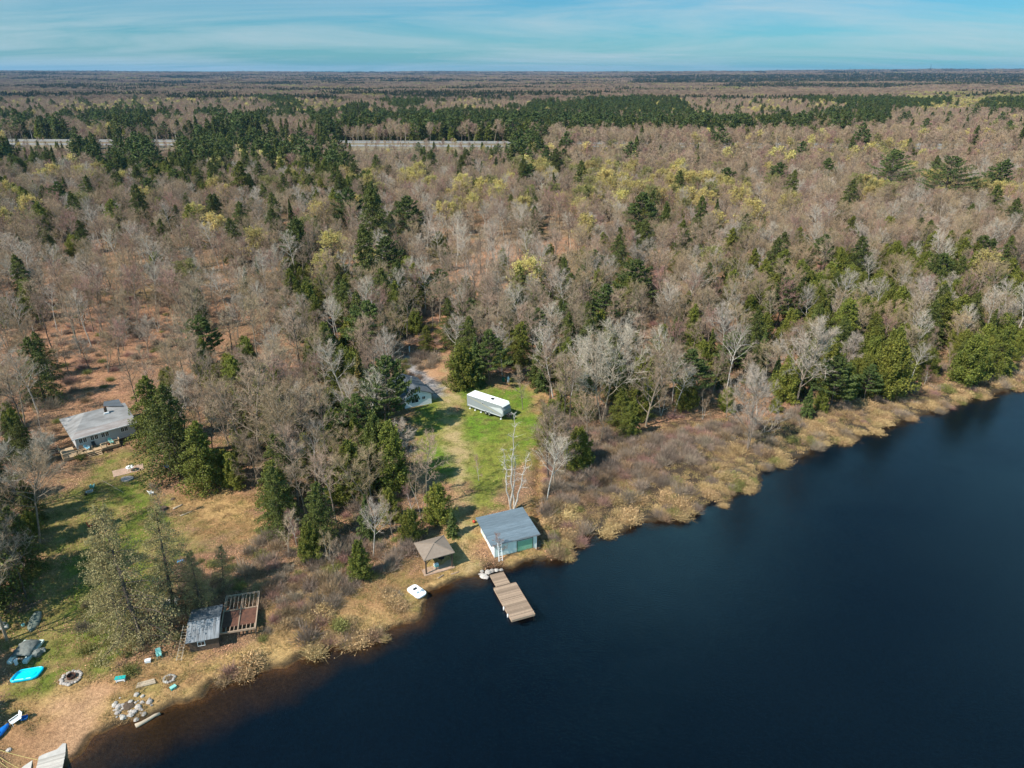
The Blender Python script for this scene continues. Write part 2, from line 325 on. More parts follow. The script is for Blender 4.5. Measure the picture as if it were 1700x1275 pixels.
def build_water():
    mb = MB(); mb.add([(-900,-900,0),(1500,-900,0),(1500,230,0),(-900,230,0)], [(0,1,2,3)])
    m = bpy.data.materials.new('lake_water'); m.use_nodes = True; N = m.node_tree.nodes; L = m.node_tree.links; N.remove(N['Principled BSDF'])
    gl = N.new('ShaderNodeBsdfGlossy'); gl.inputs['Roughness'].default_value = .035
    tr = N.new('ShaderNodeBsdfTransparent'); tr.inputs[0].default_value = (.80, .80, .78, 1)
    fr = N.new('ShaderNodeFresnel'); fr.inputs[0].default_value = 1.36; mx = N.new('ShaderNodeMixShader')
    g = N.new('ShaderNodeNewGeometry'); mp = N.new('ShaderNodeMapping'); mp.inputs['Scale'].default_value = (1, 1.7, 1); mp.inputs['Rotation'].default_value = (0, 0, .5); L.new(g.outputs['Position'], mp.inputs[0])
    n1 = N.new('ShaderNodeTexNoise'); n1.inputs['Scale'].default_value = 2.2; n1.inputs['Detail'].default_value = 4; n1.inputs['Roughness'].default_value = .6; L.new(mp.outputs[0], n1.inputs['Vector'])
    n2 = N.new('ShaderNodeTexNoise'); n2.inputs['Scale'].default_value = .045; n2.inputs['Detail'].default_value = 2; L.new(mp.outputs[0], n2.inputs['Vector'])
    ml = N.new('ShaderNodeMath'); ml.operation = 'MULTIPLY'; L.new(n1.outputs[0], ml.inputs[0]); L.new(n2.outputs[0], ml.inputs[1])
    bp = N.new('ShaderNodeBump'); bp.inputs['Strength'].default_value = .5; bp.inputs['Distance'].default_value = .12; L.new(ml.outputs[0], bp.inputs['Height'])
    n4 = N.new('ShaderNodeTexNoise'); n4.inputs['Scale'].default_value = .028; n4.inputs['Detail'].default_value = 3; L.new(mp.outputs[0], n4.inputs['Vector']); r4 = N.new('ShaderNodeMapRange'); r4.inputs['From Min'].default_value = .4; r4.inputs['From Max'].default_value = .62; r4.inputs['To Min'].default_value = .02; r4.inputs['To Max'].default_value = .16; L.new(n4.outputs[0], r4.inputs[0]); L.new(r4.outputs[0], gl.inputs['Roughness'])
    L.new(bp.outputs[0], gl.inputs['Normal']); L.new(bp.outputs[0], fr.inputs['Normal'])
    L.new(fr.outputs[0], mx.inputs[0]); L.new(tr.outputs[0], mx.inputs[1]); L.new(gl.outputs[0], mx.inputs[2]); L.new(mx.outputs[0], N['Material Output'].inputs[0])
    tag(mb.build('lake_water', m), kind='structure')
build_water()
def build_road():
    asp = mat('worn_asphalt', (.23,.225,.22), .9, .08, .4, world_co=True); wht = mat('road_paint', (.8,.8,.78), .6)
    ex, ey = RD_B[0]-RD_A[0], RD_B[1]-RD_A[1]; l = math.hypot(ex, ey); ux, uy = ex/l, ey/l; px_, py_ = -uy, ux
    P = lambda t, d, z: (RD_A[0]+ux*t+px_*d, RD_A[1]+uy*t+py_*d, z)
    for d0 in (8, -22):
        mb = MB()
        for k in range(60):
            t0 = -200+k*30; t1 = t0+30
            mb.add([P(t0,d0-6,7.62), P(t1,d0-6,7.62), P(t1,d0+6,7.62), P(t0,d0+6,7.62)], [(0,1,2,3)])
            for q in (d0-5.2, d0+5.2): mb.add([P(t0,q-.1,7.63), P(t1,q-.1,7.63), P(t1,q+.1,7.63), P(t0,q+.1,7.63)], [(0,1,2,3)], 1)
            for j in range(3): mb.add([P(t0+j*10,d0-.1,7.63), P(t0+j*10+4,d0-.1,7.63), P(t0+j*10+4,d0+.1,7.63), P(t0+j*10,d0+.1,7.63)], [(0,1,2,3)], 1)
        tag(mb.build('highway', [asp, wht]), kind='structure')
    rail = mat('galvanised_rail', (.55,.56,.57), .45, .05, metal=.6)
    root = thing('guard_rail', 'long galvanised guard rail along the far edge of the distant highway', 'guard rail', P(0, 15.5, 7.5), math.atan2(uy, ux))
    a = MB(); a.box(0, 1250, -.05, .05, .45, .8); a.build('rail', rail, root)
    p = MB()
    for k in range(250): p.box(k*5, k*5+.15, .06, .2, -.3, .75)
    tag(p.build('posts', rail, root), kind='stuff')
build_road()
# ---------------------------------------------------------------- trees
M_BARK = mat('grey_bark', (.27,.215,.16), .9, .2, 2.5, rand=.25, bump=.4)
M_BARKD = mat('dark_bark', (.11,.085,.068), .9, .2, 2.5, rand=.2)
M_BIRCH = mat('pale_bark', (.55,.51,.45), .8, .15, 3., c2=(.26,.23,.19), rand=.1)
M_TWIG = mat('bare_twigs', (.38,.28,.195), .85, .1, .35, c2=(.26,.18,.12), rand=.28, island=.3)
M_TWIGR = mat('reddish_twigs', (.33,.19,.15), .85, .1, .35, rand=.2, island=.3)
M_TWIGT = mat('tan_twigs', (.36,.255,.15), .85, .1, .35, c2=(.28,.20,.12), rand=.22, island=.3)
M_TWIGW = mat('silvery_twigs', (.44,.37,.295), .85, .1, .35, c2=(.34,.285,.225), rand=.2, island=.25)
M_BUD = mat('yellow_buds', (.60,.50,.15), .7, .12, .3, c2=(.44,.36,.14), rand=.2, island=.35, transl=.3)
M_BUDG = mat('olive_buds', (.27,.26,.08), .7, .12, .3, rand=.15, island=.35, transl=.3)
M_HEM = mat('hemlock_needles', (.120,.135,.026), .7, .2, .5, c2=(.055,.070,.014), rand=.2, island=.4, transl=.15)
M_CED = mat('cedar_foliage', (.20,.20,.030), .7, .2, .5, c2=(.105,.125,.020), rand=.22, island=.4, transl=.2)
M_PINE = mat('pine_needles', (.105,.140,.034), .7, .2, .5, c2=(.058,.080,.018), rand=.15, island=.4, transl=.15)
M_GOLD = mat('golden_needles', (.17,.12,.03), .7, .2, .5, c2=(.085,.088,.025), rand=.1, island=.4, transl=.15)
M_LARCH = mat('larch_foliage', (.34,.28,.13), .7, .2, .5, c2=(.24,.215,.09), rand=.1, island=.35, transl=.25)
def tubes(segs, n):
    """segs array [k,8]: p0,p1,r0,r1 -> verts, quads (open n-gon tubes)"""
    s = np.asarray(segs, float)
    if len(s) == 0: return np.zeros((0,3)), np.zeros((0,4), int)
    a = s[:, :3]; b = s[:, 3:6]; d = b-a; d /= np.linalg.norm(d, axis=1)[:, None]+1e-9
    u = np.cross(d, np.where(np.abs(d[:, 2:3]) < .9, [[0,0,1.]], [[1.,0,0]])); u /= np.linalg.norm(u, axis=1)[:, None]+1e-9; w = np.cross(d, u)
    th = np.arange(n)*2*math.pi/n; off = u[:, None, :]*np.cos(th)[None, :, None]+w[:, None, :]*np.sin(th)[None, :, None]
    v = np.concatenate([a[:, None, :]+off*s[:, 6][:, None, None], b[:, None, :]+off*s[:, 7][:, None, None]], 1).reshape(-1, 3)
    base = (np.arange(len(s))*2*n)[:, None]; i = np.arange(n); j = (i+1) % n
    f = np.stack([base+i, base+j, base+n+j, base+n+i], 2).reshape(-1, 4)
    return v, f
def spikes(a, b, r, rg):
    """thin three-sided needles from a to b"""
    d = b-a; d = d/(np.linalg.norm(d, axis=1)[:, None]+1e-9)
    u = np.cross(d, rg.normal(size=d.shape)); u /= np.linalg.norm(u, axis=1)[:, None]+1e-9; w = np.cross(d, u)
    r = np.asarray(r)[:, None]
    v = np.stack([a+u*r, a-u*r*.5+w*r*.87, a-u*r*.5-w*r*.87, b], 1).reshape(-1, 3)
    base = (np.arange(len(a))*4)[:, None]
    f = (base[:, :, None]+np.array([[[0,1,3],[1,2,3],[2,0,3]]])).reshape(-1, 3)
    return v, f
def flecks(p, size, rg, up=.4):
    n = rg.normal(size=p.shape); n[:, 2] += up; n /= np.linalg.norm(n, axis=1)[:, None]
    u = np.cross(n, rg.normal(size=p.shape)); u /= np.linalg.norm(u, axis=1)[:, None]+1e-9; w = np.cross(n, u); s = (size*rg.uniform(.6, 1.4, len(p)))[:, None]
    v = np.stack([p+u*s, p+w*s*.8, p-u*s, p-w*s*.8], 1).reshape(-1, 3)
    f = (np.arange(len(p))*4)[:, None]+np.arange(4)
    return v, f
def join(parts):
    V = []; F = {}; o = 0; mi = {}
    for v, f, m in parts:
        if len(v) == 0: continue
        V.append(v); F.setdefault(f.shape[1], []).append((f+o, m)); o += len(v)
    faces = []; midx = []
    for k, l in F.items():
        faces.append(np.concatenate([f for f, m in l])); midx += [np.full(len(f), m) for f, m in l]
    return np.concatenate(V), faces, np.concatenate(midx)
def unit(v): return v/(np.linalg.norm(v)+1e-9)
def branching(seed, H, spread, split, nlimb, n2, n3, trunk_r, lean=.03, up=.55, stems=1, droop=0, twl=1.0):
    """woody skeleton: limb segments (thick) and twig ends (thin)"""
    rg = np.random.default_rng(seed); thick = []; mid = []; tw = []
    def poly(p, d, L, k, r0, r1, curve, out, wob=.12):
        pts = [p]; step = L/k
        for i in range(k):
            d = unit(d+rg.normal(size=3)*wob+np.array([0, 0, curve])); q = pts[-1]+d*step
            a = r0+(r1-r0)*i/k; b = r0+(r1-r0)*(i+1)/k
            out.append((*pts[-1], *q, a, b)); pts.append(q)
        return pts, d
    for s in range(stems):
        ang0 = rg.uniform(0, 6.28); d0 = unit(np.array([math.cos(ang0), math.sin(ang0), 0])*(lean if stems == 1 else .28)+np.array([0, 0, 1.]))
        Hs = H*(1 if s == 0 else rg.uniform(.75, 1)); tr = trunk_r/math.sqrt(stems)
        tp, td = poly(np.array([0., 0, -.3]), d0, Hs*.93, 9, tr, tr*.16, .02, thick, .05)
        nl = max(3, nlimb//stems); az = rg.uniform(0, 6.28)
        for i in range(nl):
            t = split+(.97-split)*(i/nl)**.85; k = t*9; j = min(int(k), 8); p = tp[j]+(tp[j+1]-tp[j])*(k-j)
            az += 2.4+rg.uniform(-.4, .4); L = spread*(1-.62*((t-split)/(1-split))**1.3)*rg.uniform(.75, 1.15)
            el = up+rg.uniform(-.2, .25)+.35*(t-split); d = np.array([math.cos(az)*math.cos(el), math.sin(az)*math.cos(el), math.sin(el)])
            r = tr*.42*(1-.7*t)+.015; lp, ld = poly(p, d, L, 5, r, r*.3, .07-droop, thick if r > .035 else mid, .13)
            for q in range(n2):
                u = (.25+.75*(q+rg.uniform(0, 1))/n2); kk = u*5; jj = min(int(kk), 4); p2 = lp[jj]+(lp[jj+1]-lp[jj])*(kk-jj)
                base = unit(lp[jj+1]-lp[jj]); side = unit(np.cross(base, rg.normal(size=3))); d2 = unit(base*.75+side*rg.uniform(.5, 1)+np.array([0, 0, .18-droop]))
                L2 = L*.42*(1.15-.6*u)*rg.uniform(.7, 1.2); r2 = max(r*.38, .012); sp, sd2 = poly(p2, d2, L2, 3, r2, r2*.4, .05-droop, mid, .16)
                for w in range(n3):
                    uu = rg.uniform(.15, 1)*3; j3 = min(int(uu), 2); p3 = sp[j3]+(sp[j3+1]-sp[j3])*(uu-j3)
                    b3 = unit(sp[j3+1]-sp[j3]); d3 = unit(b3*.7+rg.normal(size=3)*.55+np.array([0, 0, .12-droop])); l3 = twl*rg.uniform(.5, 1.2)
                    tw.append((*p3, *(p3+d3*l3)))
    return np.array(thick), np.array(mid), np.array(tw), rg
def bare_arrays(seed, twig_r=.013, buds=0, bud_size=.1, rscale=1., **k):
    th, mi, tw, rg = branching(seed, **k)
    a = tw[:, :3]; b = tw[:, 3:]
    trunk = tubes(th, 6)
    if len(mi): mi = mi.copy(); mi[:, 6:] *= rscale
    parts = [(*tubes(mi, 3), 0), (*spikes(a, b, np.full(len(a), twig_r), rg), 0)]
    if buds:
        sel = rg.integers(0, len(a), buds); t = rg.uniform(.3, 1.05, buds)[:, None]
        parts.append((*flecks(a[sel]*(1-t)+b[sel]*t+rg.normal(size=(buds, 3))*.08, bud_size, rg, .5), 1))
    return trunk, parts
def conifer_arrays(seed, H, R0, style='hemlock', n=3800, size=.2, bare=.08):
    rg = np.random.default_rng(seed)
    trunk = tubes([(0,0,-.3, 0,0,H*.5, H*.017, H*.010), (0,0,H*.5, 0,0,H*.98, H*.010, .02)], 6)
    br = []; pts = []
    nb = int(H*{'hemlock': 9, 'cedar': 10, 'spruce': 10, 'pine': 6.5, 'larch': 5}[style]); az = 0
    lop = rg.uniform(-.25, .25, 4)
    for i in range(nb):
        t = bare+(1-bare)*(i+rg.uniform(0, 1))/nb; z = t*H; az += 2.399+rg.uniform(-.5, .5)
        prof = {'hemlock': (1-t)**.58*(.6+.4*min(1, t/.18)), 'cedar': (1-t)**.5*(.75+.25*min(1, t/.1)), 'spruce': (1-t)**.95, 'pine': min(1, (1-t)*1.9)**.7*(.5+.5*min(1, t/.4)), 'larch': (1-t)**.7*.9+.1}[style]
        L = R0*prof*rg.uniform(.5 if i % 3 else .85, 1.2 if style != 'pine' else 1.4)*(1+lop[0]*math.cos(az)+lop[1]*math.sin(az)+lop[2]*math.sin(2*az)*.6)
        if style == 'pine' and rg.uniform() < .12: continue
        L = max(L, .15); el = {'hemlock': .05, 'cedar': .35, 'spruce': -.12, 'pine': .22, 'larch': .05}[style]+.5*(t-.4)+rg.uniform(-.12, .12)
        d = np.array([math.cos(az)*math.cos(el), math.sin(az)*math.cos(el), math.sin(el)])
        sag = {'hemlock': .22, 'cedar': -.12, 'spruce': .14, 'pine': -.05, 'larch': .12}[style]
        e = np.array([0, 0, z])+d*L-np.array([0, 0, sag*L]); m = np.array([0, 0, z])+d*L*.55
        r = .012+.012*L*(.6 if style != 'larch' else 1)
        br.append((0, 0, z, *m, r, r*.7)); br.append((*m, *e, r*.7, .006))
        k = max(4, int(n/nb*(.35+1.25*prof))); u = rg.uniform(.12 if style != 'pine' else .4, 1, k)**(.7 if style != 'pine' else .6)
        side = np.array([-d[1], d[0], 0]); wd = L*{'hemlock': .30, 'cedar': .28, 'spruce': .24, 'pine': .26, 'larch': .33}[style]*(1-.45*u)
        if style == 'pine': wd = wd*.9+.15
        base = np.where(u[:, None] < .55, np.array([0, 0, z])+(m-[0, 0, z])*(u[:, None]/.55), m+(e-m)*((u[:, None]-.55)/.45))
        ls = rg.uniform(-1, 1, k); th = {'hemlock': .16, 'cedar': .32, 'spruce': .13, 'pine': .13, 'larch': .22}[style]
        q = base+side*(ls*wd)[:, None]+np.stack([rg.normal(size=k)*.06, rg.normal(size=k)*.06, rg.normal(size=k)*th-np.abs(ls)*wd*.25*(sag > 0)], 1)
        pts.append(q)
    p = np.concatenate(pts)
    return trunk, [(*tubes(br, 3), 1), (*flecks(p, size, rg, {'hemlock': 1.1, 'cedar': .4, 'spruce': 1.0, 'pine': .9, 'larch': .3}[style]), 0)]
TREES = {}    # model name -> dict(trunk mesh, crown mesh, joined arrays, height, radius)
def model(name, H, Rr, trunk, parts, mt, mc):
    v, faces, mi = join(parts)
    tm = np_mesh('trunk', trunk[0], [trunk[1]], [mt], smooth=True); cm = np_mesh('crown', v, faces, mc, mi)
    TREES[name] = dict(t=tm, c=cm, H=H, R=Rr, trunk=trunk, parts=parts, mt=mt, mc=mc)
for i in range(5):      # forest-grown: tall pole, ascending limbs, narrow crown
    k = dict(H=17, spread=5.2+.5*(i % 3), split=.42+.04*(i % 3), nlimb=19, n2=8, n3=10, trunk_r=.19, up=.6, lean=.06)
    model('pole%d' % i, 17, 3.4, *bare_arrays(10+i, twig_r=.015, **k), [M_BARK, M_BIRCH, M_BARK, M_BARKD, M_BARK][i], [[M_TWIG], [M_TWIGW], [M_TWIGT], [M_TWIG], [M_TWIGR]][i])
for i in range(4):      # broad spreading crown
    k = dict(H=16, spread=6.8, split=.2+.05*(i % 2), nlimb=26, n2=10, n3=14, trunk_r=.21, up=.62, lean=.08, stems=1 if i < 2 else 2)
    model('wide%d' % i, 16, 6, *bare_arrays(30+i, twig_r=.017, **k), M_BARK, [[M_TWIG], [M_TWIGW], [M_TWIGW], [M_TWIGT]][i])
for i in range(3):      # young thin
    k = dict(H=10, spread=2.4, split=.25, nlimb=13, n2=6, n3=9, trunk_r=.09, up=.75, lean=.1, stems=1+i % 2, twl=.8)
    model('thin%d' % i, 10, 2, *bare_arrays(50+i, twig_r=.013, **k), [M_BARK, M_BIRCH, M_BIRCH][i], [[M_TWIG], [M_TWIGT], [M_TWIGR]][i])
for i in range(3):
    k = dict(H=15, spread=6.6, split=.42, nlimb=22, n2=9, n3=9, trunk_r=.2, up=.5)
    model('bud%d' % i, 16, 4.6, *bare_arrays(70+i, twig_r=.014, buds=5200, bud_size=.14, **k), M_BARK, [[M_TWIGT, M_BUD], [M_TWIG, M_BUD], [M_TWIG, M_BUDG]][i])
CON = [('hemlock', 16, 5.0, M_HEM), ('hemlock', 15, 5.6, M_HEM), ('hemlock', 13, 4.6, M_CED), ('cedar', 11, 3.6, M_CED), ('cedar', 9, 3.8, M_CED), ('cedar', 12, 3.3, M_HEM), ('spruce', 13, 3.2, M_HEM), ('pine', 19, 5.4, M_PINE), ('pine', 16, 5.0, M_PINE), ('spruce', 11, 2.9, M_PINE)]
for i, (st, H, r, m) in enumerate(CON):
    model('con%d' % i, H, r, *conifer_arrays(100+i, H, r, st, 13000 if st != 'pine' else 16000, .125 if st != 'pine' else .16, .04 if st != 'pine' else .3), M_BARKD, [m, M_BARKD])
model('gold0', 14, 2.6, *conifer_arrays(121, 14, 2.6, 'spruce', 7000, .15, .03), M_BARKD, [M_GOLD, M_BARKD])
for i in range(2):
    model('larch%d' % i, 17, 5.2, *conifer_arrays(131+i, 17, 5.0, 'larch', 17000, .07, .08), M_BARKD, [M_LARCH, M_BARKD])
# low bushes
SHRUB_M = [mat('tan_brush', (.33,.225,.13), .85, .1, .35, c2=(.23,.15,.09), rand=.25, island=.35), mat('grey_brush', (.29,.225,.17), .85, .1, .35, c2=(.19,.14,.10), rand=.28, island=.35), M_TWIGR, mat('straw_stems', (.47,.33,.16), .8, .1, .6, c2=(.32,.21,.10), rand=.2, island=.3), M_BUDG]
SHRUBS = {}
def shrub_mesh(seed, m, r, h, n, tr, leaf=0):
    rg = np.random.default_rng(seed); az = rg.uniform(0, 6.28, n); el = rg.uniform(.25, 1.5, n); d = np.stack([np.cos(az)*np.cos(el), np.sin(az)*np.cos(el), np.sin(el)], 1)
    base = rg.normal(size=(n, 3))*[r*.3, r*.3, 0]; st = rg.uniform(.0, .55, n)[:, None]; scale = np.array([r, r, h])
    lump = (1+.25*np.sin(az*3+seed))[:, None]
    a = base+d*scale*st*lump; b = base*1.2+d*scale*lump*(st+rg.uniform(.3, .55, n)[:, None])+rg.normal(size=(n, 3))*.1
    parts = [(*spikes(a, b, np.full(n, tr), rg), 0)]
    if leaf: parts.append((*flecks(b[rg.integers(0, n, leaf)]+rg.normal(size=(leaf, 3))*.06, .06, rg), 0))
    v, f, mi = join(parts); return np_mesh('shrub', v, f, [m], mi)
for i in range(10):
    SHRUBS['s%d' % i] = shrub_mesh(200+i, SHRUB_M[[0,1,2,1,3,3,0,3,4,1][i]], [1.5,1.6,1.4,1.2,1.0,.9,1.1,1.2,1.0,1.8][i], [1.7,2.0,1.5,1.4,.65,.55,1.1,.8,.9,2.3][i], [560,620,520,440,850,800,440,950,450,700][i], [.022,.022,.02,.02,.019,.019,.02,.019,.019,.022][i], 500 if i in (4, 5, 7, 8) else 0)
def low_tree(kind, seed, m, m2, H=15, r=4):
    """light model for distant stands"""
    rg = np.random.default_rng(seed)
    if kind == 'bare':
        th, mi, tw, rg = branching(seed, H, r, .35, 13, 5, 6, .17, up=.75, twl=1.5)
        v, f, q = join([(*tubes(th, 3), 1), (*tubes(mi*np.array([1]*6+[1.5]*2), 3), 0), (*spikes(tw[:, :3], tw[:, 3:], np.full(len(tw), .045), rg), 0)])
    elif kind == 'bud':
        th, mi, tw, rg = branching(seed, H, r, .35, 13, 5, 5, .17, up=.7, twl=1.3)
        s = rg.integers(0, len(tw), 700)
        v, f, q = join([(*tubes(th, 3), 1), (*spikes(tw[:, :3], tw[:, 3:], np.full(len(tw), .04), rg), 1), (*flecks(tw[s, 3:]+rg.normal(size=(700, 3))*.3, .26, rg), 0)])
    else:
        tr, parts = conifer_arrays(seed, H, r, kind, 1300, .36, .05 if kind != 'pine' else .3)
        v, f, q = join([(tr[0], tr[1], 1)]+parts)
    return np_mesh('tree_model', v, f, [m, m2], q)
def clump(seed, frac_con, mb, mc, n=14, W=26, dens=1.):
    """a piece of far canopy: many small crowns with trunks hidden below"""
    rg = np.random.default_rng(seed); parts = []
    for i in range(n):
        x, y = rg.uniform(-W/2, W/2, 2); H = rg.uniform(11, 17); con = rg.uniform() < frac_con
        if con:
            k = int(150*dens); t = rg.uniform(.15, 1, k); rr = 3.2*(1-t)**.7*rg.uniform(.5, 1, k); a = rg.uniform(0, 6.28, k)
            p = np.stack([x+rr*np.cos(a), y+rr*np.sin(a), t*(H+2)], 1); parts.append((*flecks(p, .95, rg, .8), 1))
        else:
            k = int(170*dens); a = rg.uniform(0, 6.28, k); u = rg.uniform(.1, 1, k); rr = 3.9*np.sqrt(u)*rg.uniform(.85, 1.05, k); z = H*(.62+.38*np.sqrt(np.clip(1-(rr/4.3)**2, 0, 1)))-rg.uniform(0, 3., k)
            p = np.stack([x+rr*np.cos(a), y+rr*np.sin(a), z], 1); d = np.stack([np.cos(a)*.6, np.sin(a)*.6, np.ones(k)*1.], 1)+rg.normal(size=(k, 3))*.4
            parts.append((*spikes(p-d*.9, p+d*.9, np.full(k, .17), rg), 0))
    v, f, q = join(parts); return np_mesh('clump', v, f, [mb, mc], q)
# ---------------------------------------------------------------- scattering
def model_collection(name, meshes):
    c = bpy.data.collections.new(name)
    for i, me in enumerate(meshes):
        o = bpy.data.objects.new('%s_%03d' % (name, i), me); c.objects.link(o)
    return c
def instancer(name, pts, idx, rot, scl, coll, label, cat):
    """ONE uncountable stand: points carrying a mesh each through geometry nodes"""
    me = bpy.data.meshes.new(name); n = len(pts); me.vertices.add(n); me.vertices.foreach_set('co', np.asarray(pts, np.float32).ravel())
    for an, ty, val in (('pick', 'INT', np.asarray(idx, np.int32)), ('turn', 'FLOAT', np.asarray(rot, np.float32)), ('size', 'FLOAT_VECTOR', np.asarray(scl, np.float32))):
        a = me.attributes.new(an, ty, 'POINT'); a.data.foreach_set('vector' if ty == 'FLOAT_VECTOR' else 'value', val.ravel())
    o = bpy.data.objects.new(name, me); COL.objects.link(o)
    ng = bpy.data.node_groups.new(name, 'GeometryNodeTree'); ng.interface.new_socket('Geometry', in_out='INPUT', socket_type='NodeSocketGeometry'); ng.interface.new_socket('Geometry', in_out='OUTPUT', socket_type='NodeSocketGeometry')
    N = ng.nodes; L = ng.links; gi = N.new('NodeGroupInput'); go = N.new('NodeGroupOutput'); ip = N.new('GeometryNodeInstanceOnPoints'); ci = N.new('GeometryNodeCollectionInfo')
    ci.inputs['Collection'].default_value = coll; ci.inputs['Separate Children'].default_value = True; ci.inputs['Reset Children'].default_value = True
    def na(nm, ty):
        a = N.new('GeometryNodeInputNamedAttribute'); a.data_type = ty; a.inputs['Name'].default_value = nm; return [s for s in a.outputs if s.enabled and s.name == 'Attribute'][0]
    cx = N.new('ShaderNodeCombineXYZ'); L.new(na('turn', 'FLOAT'), cx.inputs[2])
    L.new(gi.outputs[0], ip.inputs['Points']); L.new(ci.outputs[0], ip.inputs['Instance']); ip.inputs['Pick Instance'].default_value = True
    L.new(na('pick', 'INT'), ip.inputs['Instance Index']); L.new(cx.outputs[0], ip.inputs['Rotation']); L.new(na('size', 'FLOAT_VECTOR'), ip.inputs['Scale']); L.new(ip.outputs[0], go.inputs[0])
    md = o.modifiers.new('stand', 'NODES'); md.node_group = ng
    return tag(o, label, cat, kind='stuff')
# ---------------------------------------------------------------- where the woods stand
OPEN = [[(690,600),(700,575),(740,590),(752,640),(800,645),(858,622),(905,668),(912,740),(895,860),(905,930),(800,960),(712,1000),(600,1060),(440,1110),(340,1165),(250,1190),(110,1290),(-60,1300),
         (-60,1130),(30,1060),(90,960),(120,880),(40,830),(90,760),(85,690),(190,660),(235,690),(250,760),(290,820),(440,820),(455,860),(420,925),(520,960),(600,975),(690,945),(760,900),(748,850),(760,830),(700,830),(690,745),(682,700),(700,680)],
        [(905,930),(1030,880),(1160,850),(1260,800),(1340,755),(1480,700),(1560,680),(1720,640),(1720,610),(1560,640),(1460,665),(1330,700),(1180,715),(1060,735),(975,770),(925,850)],
        [(645,600),(690,585),(740,640),(730,690),(672,700),(650,650)],
        [(655,670),(705,670),(705,760),(662,790),(640,740)],
        [(230,610),(340,560),(400,550),(330,600),(240,660),(80,690),(100,660)]]
OPENG = [px2g(p) for p in OPEN]
rs = random.Random(5); nrg = np.random.default_rng(7)
def cell(px, py, dist):
    """mix of tree kinds on the ground seen round a spot: conifer, budding, density, bright"""
    n = float(fbm(px/70, py/28, 81, 3)); n2 = float(fbm(px/110, py/30, 87, 3))
    con, bud, den, ced = .08, .012, 1., .3; cl = .24 if n2 > .52 else .02
    if py > 560 and px < 70 and py > 760: con, den = .75, 1.1
    elif py > 610 and 190 < px < 480: con, den, ced = .45, .95, .8
    elif py > 470 and 460 <= px < 700: con, den, ced = .47, 1.2, .7
    elif py > 440 and px < 460: con, den, bud = .06, (.9 if py < 570 else .55), .01
    elif py > 600 and 1020 < px < 1330: con, den, ced = .60, 1.1, .5
    elif py > 470 and 1330 <= px: con, den, ced = .66, 1.15, .8
    elif py > 470 and 1130 < px < 1330: con, den, ced = .42, 1.1, .6
    elif py > 500 and 740 <= px <= 1130: con, den, ced = .42 if px < 900 else .30, 1.0, .5
    elif py > 400 and 700 < px < 960: con, den = .10, .5
    elif py > 380 and px >= 960: con = .12 if py < 440 else .28
    elif py > 400 and px < 700: con = .16
    elif 320 < py <= 400 and px > 1400: con = .01; bud = cl; den = .8
    elif 320 < py <= 400: con = (.35 if n > .5 else .12) if px < 620 else .03; bud = cl if px > 620 else .04
    elif 236 < py <= 320: con = (.80 if n > .42 else .3) if px < 560 else (.55 if n > .47 and px < 940 else .03); bud = cl if (px > 700 and py > 270) else .03
    elif 200 < py <= 236: con = .7 if (570 < px < 1100 and n2 > .38) or (1100 <= px < 1520 and n2 > .52) else (.6 if px < 560 and n > .5 else .05)
    else: con = .85 if n2 > .64 else .04; bud = .12 if n > .56 else .01
    if py > 520: bud = 0
    if 1500 < px < 1700 and 165 < py < 190: bud = .6
    return con, bud, den, ced
placed = []     # (x, y, z, kind, model, scale, px, py)
grid_done = {}
def far_enough(x, y, d):
    k = (int(x//6), int(y//6))
    for i in (-1, 0, 1):
        for j in (-1, 0, 1):
            for (a, b) in grid_done.get((k[0]+i, k[1]+j), ()):
                if (a-x)**2+(b-y)**2 < d*d: return False
    return True
def mark(x, y): grid_done.setdefault((int(x//6), int(y//6)), []).append((x, y))
